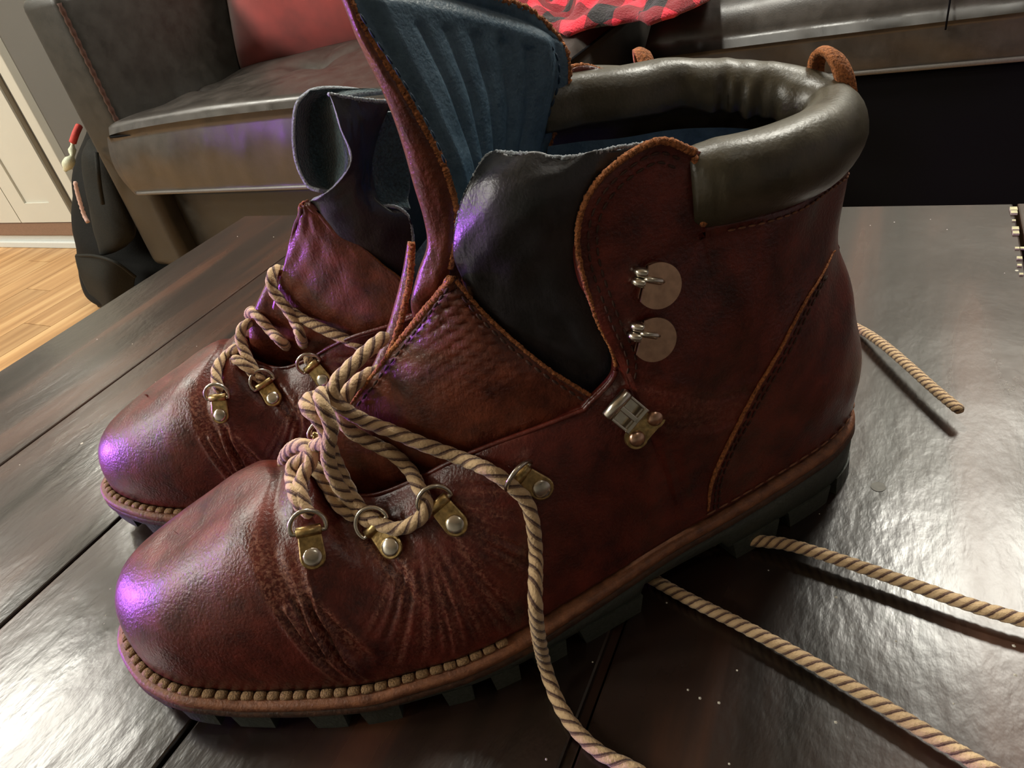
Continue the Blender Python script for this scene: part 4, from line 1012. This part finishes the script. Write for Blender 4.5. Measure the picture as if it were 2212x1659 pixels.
tn = sheet('tongue', grid_px(NEAR, nro, [
    [(735,-62,.0200),(850,-66,.012),(950,-45,.002),(1060,-8,-.010),(1140,22,-.020),(1192,70,-.027)],
    [(756,0,.0200),(850,8,.012),(950,25,.002),(1050,48,-.010),(1140,75,-.020),(1222,112,-.027)],
    [(820,118,.0200),(900,125,.012),(980,132,.002),(1060,142,-.010),(1145,155,-.020),(1227,175,-.027)],
    [(871,198,.0200),(935,205,.012),(1005,212,.002),(1075,220,-.010),(1145,230,-.020),(1208,240,-.027)],
    [(917,278,.0195),(965,288,.011),(1020,298,.002),(1075,305,-.009),(1130,315,-.018),(1182,326,-.025)],
    [(955,350,.0190),(990,362,.011),(1030,378,.003),(1070,395,-.007),(1110,410,-.014),(1145,425,-.020)],
    [(978,420,.0185),(1000,436,.011),(1025,455,.004),(1055,480,-.004),(1085,505,-.010),(1115,525,-.014)],
    [(986,500,.0175),(1000,520,.011),(1020,545,.005),(1040,570,0),(1065,590,-.004),(1090,610,-.008)]]), [M['blue'], M['raw'], M['blue']], near, thick=.0014, nu=80, nv=60)
# quilting puffs on the lining: raised ribs with sewn channels
tnv = A([v.co[:] for v in tn.data.vertices]).reshape(80, 60, 3)
Ng = np.cross(np.gradient(tnv, axis=0), np.gradient(tnv, axis=1)); Ng /= np.linalg.norm(Ng, axis=2)[..., None]
if (Ng*(CP-nro-tnv)).sum(2).mean() < 0: Ng = -Ng
uu = np.linspace(0, 1, 60)[None, :]; vv = np.linspace(0, 1, 80)[:, None]
chan = np.zeros((80, 60))
for c_, k_ in ((.26, .10), (.38, .06), (.50, .03), (.62, -.05), (.74, -.10)): chan += np.exp(-((uu-c_-k_*(vv-.4))/.022)**2)*((vv > .2) & (vv < .93))
border = np.exp(-((uu-.945)/.018)**2)+np.exp(-((vv-.075)/.02)**2)*(uu > .2)+np.exp(-((uu-.05)/.02)**2)
inside = np.clip((.93-uu)/.06, 0, 1)*np.clip((uu-.04)/.06, 0, 1)*np.clip((vv-.09)/.06, 0, 1)
tnv2 = tnv+Ng*((.0030*inside-.0011*chan*inside-.0004*border)[..., None])
tn.data.vertices.foreach_set('co', tnv2.reshape(-1).astype(np.float32))
# brown outer shell of the padded tongue
rows = []
for e, s_, yy in zip(edge, sil, [.019, .019, .019, .019, .019, .018, .017, .016, .015, .013, .012]):
    p1 = PT(NEAR, nro, *s_, yy-.003); m_ = (e+p1)/2+(NEAR.ay*.0022)
    p2 = PT(NEAR, nro, s_[0]+25, s_[1]-4, yy-.014); p3 = PT(NEAR, nro, s_[0]+90, s_[1]+0, yy-.030)
    rows.append([e, m_, p1, p2, p3])
for e, s_ in (((978,650,.012), (892,660,.008)), ((965,700,.008), (898,700,.004)), ((940,760,.004), (885,765,.0))):
    e_ = PT(NEAR, nro, *e); p1 = PT(NEAR, nro, *s_); rows.append([e_, (e_+p1)/2+NEAR.ay*.001, p1, PT(NEAR, nro, s_[0]+20, s_[1], s_[2]-.012), PT(NEAR, nro, s_[0]+60, s_[1], s_[2]-.024)])
sh = sheet('tongue_outer', A(rows), [M['brown2'], M['raw'], M['brown2']], near, thick=.0012, nu=90, nv=40, wob=.0004)
el = smooth_curve(A(edge), 300)
MB().tube(el+(nrs.rand(300, 3)-.5)*.0003, .0009+.0003*nrs.rand(300), 7).out('cut_edge', M['raw'], near, True)
er = smooth_curve(A([PT(NEAR, nro, *a) for a in ((1060,-8,-.0102),(1140,22,-.0202),(1194,68,-.0268),(1222,112,-.0270),(1227,175,-.0270),(1208,240,-.0270),(1182,326,-.0250))]), 200)
MB().tube(er+(nrs.rand(200, 3)-.5)*.0010, .0008+.0005*nrs.rand(200), 6).out('cut_edge', M['raw'], near, True)
for cc in ([(1030,30,-.009),(1120,60,-.018),(1185,95,-.0245),(1206,135,-.0255),(1207,180,-.0255),(1190,235,-.0250),(1168,300,-.0240)], [(778,30,.0185),(815,90,.0185),(855,150,.0185),(900,225,.018),(940,300,.0178),(970,375,.0175)]):
    dash_line((smooth_curve(A([PT(NEAR, nro, a, b, y+.0035) for a, b, y in cc]), 100), None), 'stitch_line', plain('dark_blue_thread', (.012, .035, .07), .7) if 'dbt' not in M else M['dbt'], near, L_=.0026)
# embossed size marks on the tongue lining
M['deep'] = plain('stamped_blue', (.008, .02, .035), .8)
mb = MB()
for (x, y, hgt_) in ((915, 242, 1), (926, 246, .8), (968, 258, 1.1), (982, 262, .7), (1018, 266, 1.4), (1026, 290, .7), (1052, 276, .6), (1060, 292, 1), (1078, 288, .8), (1083, 300, .7)):
    P0 = PT(NEAR, nro, x, y, np.interp(x, [871, 1208], [.0200, -.027])+.0030); mb.tube([P0, P0+A([.0003, 0, -.0016*hgt_]), P0+A([0, 0, -.0028*hgt_])], [.0003, .00045, .0003], 6)
sm_ = mb.out('size_stamp', M['deep'], near, True)
fe = smooth_curve(A([PT(NEAR, nro, *a) for a in ((976,600,.0224),(918,671,.0150),(850,754,.0085),(793,827,.0055),(748,887,.0040))]), 160)
MB().tube(fe+(nrs.rand(160, 3)-.5)*.0003, np.interp(np.arange(160), [0, 40, 90, 159], [.0009, .0012, .0009, .0004])+.0002*nrs.rand(160), 7).out('cut_edge', M['raw'], near, True)
fe = smooth_curve(A([PT(NEAR, nro, *a) for a in ((985,606,.0222),(1036,667,.0228),(1110,737,.0275),(1190,801,.0325),(1280,857,.0345))]), 160)
MB().tube(fe+(nrs.rand(160, 3)-.5)*.0002, .0006+.0002*nrs.rand(160), 7).out('cut_edge', M['raw'], near, True)
# inner facing flap of the near boot seen edge-on
mf = sheet('facing_flap', grid_px(NEAR, nro, [
    [(893,525,-.010),(888,523,-.0105),(884,522,-.0125),(888,530,-.020)],
    [(890,600,-.009),(881,600,-.0095),(870,600,-.0125),(880,606,-.022)],
    [(872,690,-.008),(860,688,-.0085),(846,690,-.0115),(860,696,-.022)],
    [(846,765,-.006),(832,765,-.0065),(818,768,-.0095),(838,772,-.020)],
    [(805,838,-.004),(795,838,-.0045),(784,838,-.0070),(800,842,-.016)],
    [(768,890,-.001),(764,890,-.0015),(760,890,-.0030),(768,892,-.010)]]), [M['brown2'], M['raw'], M['brown2']], near, thick=.0012, nu=60, nv=16)
ce = smooth_curve(A([PT(NEAR, nro, *a) for a in ((890,524,-.0095),(886,600,-.0085),(867,690,-.0075),(841,765,-.0055),(802,836,-.0035))]), 160)
MB().tube(ce+(nrs.rand(160, 3)-.5)*.0004, .0011+.0003*nrs.rand(160), 7).out('cut_edge', M['raw'], near, True)

# ---- far boot flaps (viewer side is its inner side; Y = towards the viewer)
f1 = sheet('facing_flap', grid_px(FAR, fro, [
    [(650,447,.0240),(655,440,.0240),(661,437,.0240),(668,440,.0240)],
    [(633,500,.0150),(662,490,.0210),(700,485,.0240),(738,492,.0250)],
    [(620,560,.0110),(675,552,.0190),(740,548,.0250),(805,556,.0270)],
    [(603,620,.0080),(680,618,.0170),(775,615,.0260),(866,604,.0290)],
    [(588,680,.0060),(680,690,.0150),(790,690,.0260),(890,680,.0300)],
    [(600,740,.0040),(690,765,.0130),(800,775,.0240),(890,760,.0290)]]), [M['brown2'], M['raw'], M['brown2']], far, thick=.0022, nu=60, nv=50, wob=.0012)
add_tree(FB, f1, fro)
g1 = sheet('gusset', grid_px(FAR, fro, [
    [(711,203,.0260),(755,212,.0240),(800,218,.0220),(845,221,.0200)],
    [(735,270,.0300),(768,275,.0270),(792,290,.0230),(815,288,.0190)],
    [(757,345,.0300),(775,352,.0270),(790,365,.0230),(800,368,.0200)],
    [(722,402,.0300),(765,405,.0290),(790,420,.0260),(822,440,.0230)],
    [(690,424,.0270),(755,452,.0290),(820,475,.0270),(885,470,.0230)],
    [(668,440,.0220),(740,505,.0260),(815,535,.0260),(893,530,.0230)],
    [(680,480,.0180),(760,560,.0220),(830,600,.0240),(895,590,.0230)]]), [M['black'], M['grey_edge'], M['suede']], far, thick=.0016, nu=80, nv=50, inner=2, wob=.0008)
g2 = sheet('curled_gusset_end', grid_px(FAR, fro, [
    [(668,194,.0180),(705,189,.0140),(765,190,.0120),(845,198,.0100)],
    [(640,228,.0220),(672,222,.0120),(708,214,.0130),(740,216,.0200)],
    [(634,292,.0240),(664,290,.0120),(706,285,.0120),(741,280,.0260)],
    [(641,352,.0250),(672,350,.0140),(712,350,.0150),(756,345,.0295)],
    [(664,400,.0270),(690,404,.0210),(716,408,.0220),(742,392,.0295)],
    [(690,412,.0290),(705,414,.0270),(718,412,.0280),(732,405,.0295)]]), [M['suede'], M['grey_edge']], far, thick=.0016, nu=60, nv=40)
g3 = sheet('tongue', grid_px(FAR, fro, [  # simple far tongue; its black puts in the shade inside the boot
    [(795,215,.010),(830,215,.006),(880,215,.000),(930,215,-.006)],
    [(790,300,.012),(830,300,.008),(880,300,.002),(930,300,-.004)],
    [(790,400,.014),(835,400,.010),(885,400,.004),(930,400,-.002)],
    [(800,500,.014),(845,500,.010),(890,500,.004),(930,500,-.002)],
    [(800,640,.012),(845,640,.010),(890,640,.004),(930,640,-.002)]]), [M['black'], M['raw']], far, thick=.004, nu=30, nv=20)
sheet('inner_gusset', grid_px(FAR, fro, [
    [(845,222,.0195),(830,240,.0170),(880,240,.012)],
    [(803,290,.0190),(830,310,.0160),(880,320,.012)],
    [(796,370,.0200),(830,390,.0150),(885,400,.012)],
    [(802,425,.0220),(838,430,.0190),(880,430,.014)],
    [(820,442,.0228),(852,448,.0210),(885,452,.016)]]), [M['suede'], M['grey_edge']], far, thick=.0014, nu=40, nv=20)
for e in (((845,221,.0203),(815,255,.0195),(800,300,.0192),(796,360,.0202),(801,415,.0222),(820,442,.0232),(852,446,.0232),(878,462,.0232),(890,500,.0235),(894,545,.0235)), ((710,203,.0263),(755,211,.0243),(800,217,.0223),(845,220,.0203))):
    q = smooth_curve(A([PT(FAR, fro, *a) for a in e]), 140); MB().tube(q+(nrs.rand(140, 3)-.5)*.0003, .0008, 6).out('gusset_edge', M['grey_edge'], far, True)
# purple-lit lower tongue swelling left of the far flap
blob_rows = grid_px(FAR, fro, [
    [(700,560,.0160),(650,560,.0110),(618,575,.0060),(586,600,.0020),(625,610,-.014)],
    [(710,640,.0160),(645,640,.0120),(600,650,.0070),(556,662,.0030),(600,665,-.015)],
    [(730,700,.0150),(660,705,.0120),(605,705,.0070),(543,700,.0020),(590,700,-.016)],
    [(750,760,.0120),(685,772,.0090),(622,776,.0050),(546,762,.0010),(585,750,-.018)],
    [(780,830,.0060),(710,845,.0030),(640,855,-.0020),(556,830,-.0060),(590,800,-.020)]])
sheet('tongue_outer', blob_rows, [M['brown2'], M['raw'], M['brown2']], far, thick=.002, nu=50, nv=40)

# ---- hardware
def fit_ring(B, fr, ro, riv, rc, par, s=1., tilt=.45):
    P, N = on_tree(B['trees'][:1], *riv); Q, _ = on_tree(B['trees'][:1], *rc)
    if P is None: return
    # average normal
    Ns = [on_tree(B['trees'][:1], riv[0]+a, riv[1]+b)[1] for a, b in ((18, 0), (-18, 0), (0, 18), (0, -18))]; N = N+sum(n for n in Ns if n is not None); N /= np.linalg.norm(N)
    d = ray(*rc); T = CP+d*(((P-CP)@N)/(d@N))-P
    return lace_ring(P-ro+N*.0007, N, T, par, s, tilt)
for riv, rc, tl in (((677,1202),(664,1120),.35), ((849,1180),(795,1108),.3), ((986,1130),(934,1068),.5), ((1167,1050),(1122,1022),.9)):
    fit_ring(NB, NEAR, nro, riv, rc, near, 1., tl)
for riv, rc, tl in (((480,896),(474,845),.4), ((593,862),(568,822),.5), ((702,820),(668,776),.5)):
    fit_ring(FB, FAR, fro, riv, rc, far, .95, tl)
# inner-side rings of the near boot, partly hidden by the cords
def ring_local(fr, ro, P, N, T, par, s=1, tilt=.3):
    o = lambda v: fr.W([v])[0]-fr.W([[0, 0, 0]])[0]
    return lace_ring(fr.W([P])[0]-ro, o(A(N, float)), o(A(T, float)), par, s, tilt)
def near_side(fr, ro, B, x, yv, par):
    # drop a vertical ray on the upper
    w = fr.W([[x, yv, .3]])[0]; h = B['trees'][0].ray_cast(Vector(w), Vector((0, 0, -1)), 1)
    if h[0] is None: return
    N = A(h[1]); N = N if N[2] > 0 else -N; T = fr.W([[x-.006, 0, 0]])[0]-fr.W([[x, yv, 0]])[0]
    lace_ring(A(h[0])-ro, N, T, par, 1., .9)
for x, y in ((.222, -.026), (.204, -.031), (.186, -.036), (.163, -.041)): near_side(NEAR, nro, NB, x, y, near)
for x, y in ((.222, .028), (.204, .033), (.186, .038)): near_side(FAR, fro, FB, x, y, far)

def hook(P, N, T, S, parent):
    """speed hook: back plate, folded disc with a slotted tongue. T = front (open side)."""
    g = lambda a, b, c: P+T*a+S*b+N*c
    n = 26; outl = []
    for k in range(n):
        th = math.radians(50)+math.radians(260)*k/(n-1); outl.append((math.cos(th)*.0070, math.sin(th)*.0070))
    def disc(z0, z1, sc=1, nm='disc', par=parent):
        o = [(a*sc, b*sc) for a, b in outl]; V = [g(a, b, z0) for a, b in o]+[g(a*1.02, b*1.02, (z0+z1)/2) for a, b in o]+[g(a, b, z1) for a, b in o]
        F = grid_faces(3, n, True)+[tuple(2*n+i for i in range(n)), tuple(range(n))[::-1]]
        return link(nm, V, F, M['copper'], par, smooth=False)
    h = disc(.0032, .0041, 1., 'lace_hook')
    disc(.0002, .0010, .92, 'base_plate', h)
    for b in (-.0030, .0000):
        pts = [g(.0040, b, .0006), g(.0058, b, .0010), g(.0068, b, .0022), g(.0062, b, .0034), g(.0044, b, .0040)]
        MB().tube(smooth_curve(A(pts), 14), .0015, 10).out('bend', M['nickel'], h, True)
    MB().tube([g(.0050, -.0015, .0040), g(.0040, -.0015, .0046), g(.0000, -.0015, .0047), g(-.0012, -.0015, .0042)], [.0006, .0011, .0011, .0005], 8).out('pressed_rib', M['nickel'], h, True)
    return h
for c in ((1413, 612), (1404, 727)):
    P, N = on_tree(NB['trees'][:1], *c); dx, _ = on_tree(NB['trees'][:1], c[0]-30, c[1]-4); N = NEAR.ay*.97+A([0, 0, .22]); N /= np.linalg.norm(N)
    T = dx-P; N, T, S = ortho(N, T); hook(P-nro, N, T, S, near)
# cord clamp: plate with two rivets and a boxed roller guide
P, N = on_tree(NB['trees'][:1], 1372, 905); Q, _ = on_tree(NB['trees'][:1], 1320, 865)
N = NEAR.ay*.95+A([0, 0, .3]); N /= np.linalg.norm(N)
d = ray(1320, 862); T = CP+d*(((P-CP)@N)/(d@N))-P; N, T, S = ortho(N, T)
if (NEAR.az@S) < 0: pass
g = lambda a, b, c: P-nro+T*a+S*b+N*(c+.0014)
clamp = MB()
V = []; outl = []
for sgn in (1, -1):
    for k in range(11):
        th = math.radians(-10+200*k/10); outl.append((-.0035-math.sin(th)*.0036*1.0, sgn*.0042+sgn*(-math.cos(th))*.0036*(-1)))
a_ = [(-.0040+.0040*math.cos(t), .0045+.0040*math.sin(t)) for t in np.linspace(-.2, math.pi*1.15, 14)]
b_ = [(-.0040+.0040*math.cos(t), -.0045+.0040*math.sin(t)) for t in np.linspace(-math.pi*1.15, .2, 14)]
outl = a_+b_; n = len(outl)
V = [g(a, b, -.0006) for a, b in outl]+[g(a, b, .0006) for a, b in outl]+[g(a*.97, b*.97, .0010) for a, b in outl]
cl = link('lace_clamp', V, grid_faces(3, n, True)+[tuple(2*n+i for i in range(n)), tuple(range(n))[::-1]], M['brass'], near, smooth=False)
for b in (.0045, -.0045):
    V = []
    for (r_, h_) in ((.0028, .0008), (.0028, .0014), (.0022, .0021), (.0012, .0025), (.0004, .0026)):
        for j in range(18): th = 2*math.pi*j/18; V.append(g(-.0040+math.cos(th)*r_, b+math.sin(th)*r_, h_))
    link('rivet', V, grid_faces(5, 18, True)+[tuple(72+j for j in range(18))], M['copper'], cl)
for (lo, hi, nm, mt) in (((.0005, -.0052, .0004), (.0098, -.0042, .0040), 'side_wall', M['nickel']), ((.0005, .0042, .0004), (.0098, .0052, .0040), 'side_wall', M['nickel']),
                     ((.0005, -.0052, .0004), (.0100, .0052, .0011), 'tray', M['nickel']), ((.0010, -.0009, .0030), (.0100, .0009, .0042), 'bridge', M['nickel']), ((.0008, -.0052, .0030), (.0024, .0052, .0042), 'bridge', M['nickel'])):
    V = [g(a, b, c) for a in (lo[0], hi[0]) for b in (lo[1], hi[1]) for c in (lo[2], hi[2])]
    o = link(nm, V, [(0,1,3,2),(4,6,7,5),(0,4,5,1),(2,3,7,6),(0,2,6,4),(1,5,7,3)], mt, cl, smooth=False)
    b = o.modifiers.new('bevel', 'BEVEL'); b.width = .0003; b.segments = 2
MB().tube([g(.0100, -.0056, .0026), g(.0100, -.0050, .0026), g(.0100, .0050, .0026), g(.0100, .0056, .0026)], [.0012, .0021, .0021, .0012], 14).out('roller', M['nickel'], cl, True)

# ---- laces
LR = .0025
def lace(fr, ro, B, pts, par, r=LR, name='lace', z_min=None, pitch=.0165):
    P = []
    for p in pts:
        px, py = p[:2]
        if len(p) == 4 and p[2] == 'W': q = A([p[0], p[1], p[3]])
        elif len(p) == 3 and p[2] == 'T': q = on_z(px, py, r*.95)
        elif len(p) == 4 and p[2] == 'T': q = on_z(px, py, p[3])
        elif len(p) == 4 and p[2] == 'Y': q = fr.at(px, py, Y=p[3])
        else:
            q, N = on_tree(B['trees'], px, py)
            lift = p[2] if len(p) == 3 else .0024
            q = q+N*.0012-ray(px, py)/np.linalg.norm(ray(px, py))*lift if q is not None else fr.at(px, py, Y=.02)
        P.append(q)
    return rope(name, A(P)-ro, r, M['lace'], par, z_min=z_min, pitch=pitch)
h_ = .0045
Y = 'Y'
lace(NEAR, nro, NB, [(1760,1840,'T'),(1600,1790,'T'),(1480,1735,'T'),(1420,1700,'T'),(1370,1662,'T'),(1300,1628,'T'),(1243,1575,'T'),(1205,1515,'T',.0035),(1178,1440,'T',.010),(1163,1370,Y,.0650),(1156,1290,Y,.0650),(1154,1200),(1150,1130),(1136,1080),(1108,1048,.004),(1060,1015,.005),(990,982,.005),(915,955,.005),(850,928,.005),(800,910,.005),(765,897,Y,.0135),(738,880,Y,.0150),(718,852,Y,.0150),(728,822,Y,.0130),(762,788,Y,.0090),(800,752,Y,.0040),(835,725,Y,-.0030)], near)
lace(NEAR, nro, NB, [(820,800,Y,-.0040),(785,815,Y,.0030),(752,845,Y,.0070),(738,880,Y,.0090),(748,922,Y,.0110),(800,950,.0035),(850,975,.003),(885,1008,.003),(905,1045,.003),(920,1075,.003),(927,1095,.004),(908,1122,.003),(868,1142,.003),(828,1136,.003),(782,1098,.004),(745,1040,Y,.0170),(720,985,Y,.0165),(706,940,Y,.0170),(688,905,Y,.0170),(668,888,Y,.0150),(660,872,Y,.0110),(675,858,Y,.0060),(700,860,Y,.0020)], near)
lace(NEAR, nro, NB, [(722,868,Y,.0060),(706,850,Y,.0100),(692,852,Y,.0150),(698,878,Y,.0200),(716,925,Y,.0210),(708,965,Y,.0200),(712,1005,Y,.0190),(735,1055,Y,.0200),(768,1098,.004),(795,1122,.003),(812,1134,.001)], near)
lace(NEAR, nro, NB, [(612,1002,Y,-.0140),(618,982,Y,-.0080),(636,964,Y,-.0020),(662,962,Y,.0040),(676,984,Y,.0080),(664,1012,Y,.0105),(648,1040,Y,.0135),(652,1075,.003),(662,1104,.002),(672,1118,.001)], near)
lace(NEAR, nro, NB, [(716,948,Y,.0130),(698,956,Y,.0100),(678,966,Y,.0060),(655,992,Y,.0050),(632,1003,Y,.0040),(630,1035,Y,.0080),(640,1070,.003),(655,1105,.001)], near)
lace(NEAR, nro, NB, [(660,992,Y,.0000),(680,1010,Y,.0060),(700,1050,.003),(735,1095,.003),(772,1122,.001)], near)
# inner-side zig-zag of the near boot continues under the cords (seen from the other side)
# far boot cords
lace(FAR, fro, FB, [(618,590,'Y',-.002),(600,582,'Y',.003),(586,596,'Y',.009),(590,628,'Y',.012),(616,662,'Y',.015),(640,700,'Y',.019),(652,735,'Y',.022),(662,762,.004),(672,778,.002)], far)
lace(FAR, fro, FB, [(628,672,'Y',.012),(655,690,'Y',.018),(700,712,'Y',.024),(750,735,'Y',.028),(795,752,'Y',.030),(830,752,'Y',.030)], far)
lace(FAR, fro, FB, [(536,682,'Y',-.004),(545,672,'Y',.002),(562,688,'Y',.008),(585,715,'Y',.011),(612,742,'Y',.015),(640,760,.004),(660,768,.003)], far)
lace(FAR, fro, FB, [(545,696,'Y',.004),(528,702,'Y',.006),(518,725,'Y',.009),(524,758,.005),(540,790,.004),(560,815,.003),(572,826,.001)], far)
lace(FAR, fro, FB, [(535,752,'Y',.008),(512,752,'Y',.010),(490,768,'Y',.010),(474,795,.004),(472,825,.003),(480,848,.001)], far)
lace(FAR, fro, FB, [(505,775,.002),(528,792,.004),(548,812,.003),(562,822,.001)], far)
# loose ends on the table
lace(FAR, fro, FB, [(-.115,.300,'W',.0028),(-.085,.345,'W',.0028),(-.040,.372,'W',.0028),(1790,690,'T'),(1850,708,'T',.0035),(1905,742,'T',.0065),(1962,790,'T',.0075),(2020,842,'T',.0080),(2076,888,'T',.0085)], far, pitch=.0095)
lace(FAR, fro, FB, [(-.150,.255,'W',.0028),(-.110,.225,'W',.0028),(1480,1170,'T'),(1560,1160,'T'),(1630,1168,'T',.004),(1700,1176,'T',.0055),(1800,1205,'T',.006),(1950,1256,'T',.006),(2100,1308,'T',.006),(2240,1348,'T',.006),(2400,1395,'T',.004),(2620,1440,'T')], far, pitch=.0115)
lace(NEAR, nro, NB, [(-.165,.225,'W',.0028),(-.130,.190,'W',.0028),(1290,1180,'T'),(1350,1218,'T'),(1405,1248,'T',.003),(1480,1290,'T',.0035),(1600,1350,'T',.0040),(1750,1430,'T',.0045),(1900,1520,'T',.0045),(2050,1612,'T',.0045),(2180,1690,'T',.0045),(2330,1790,'T',.003),(2520,1890,'T')], near, pitch=.0115)
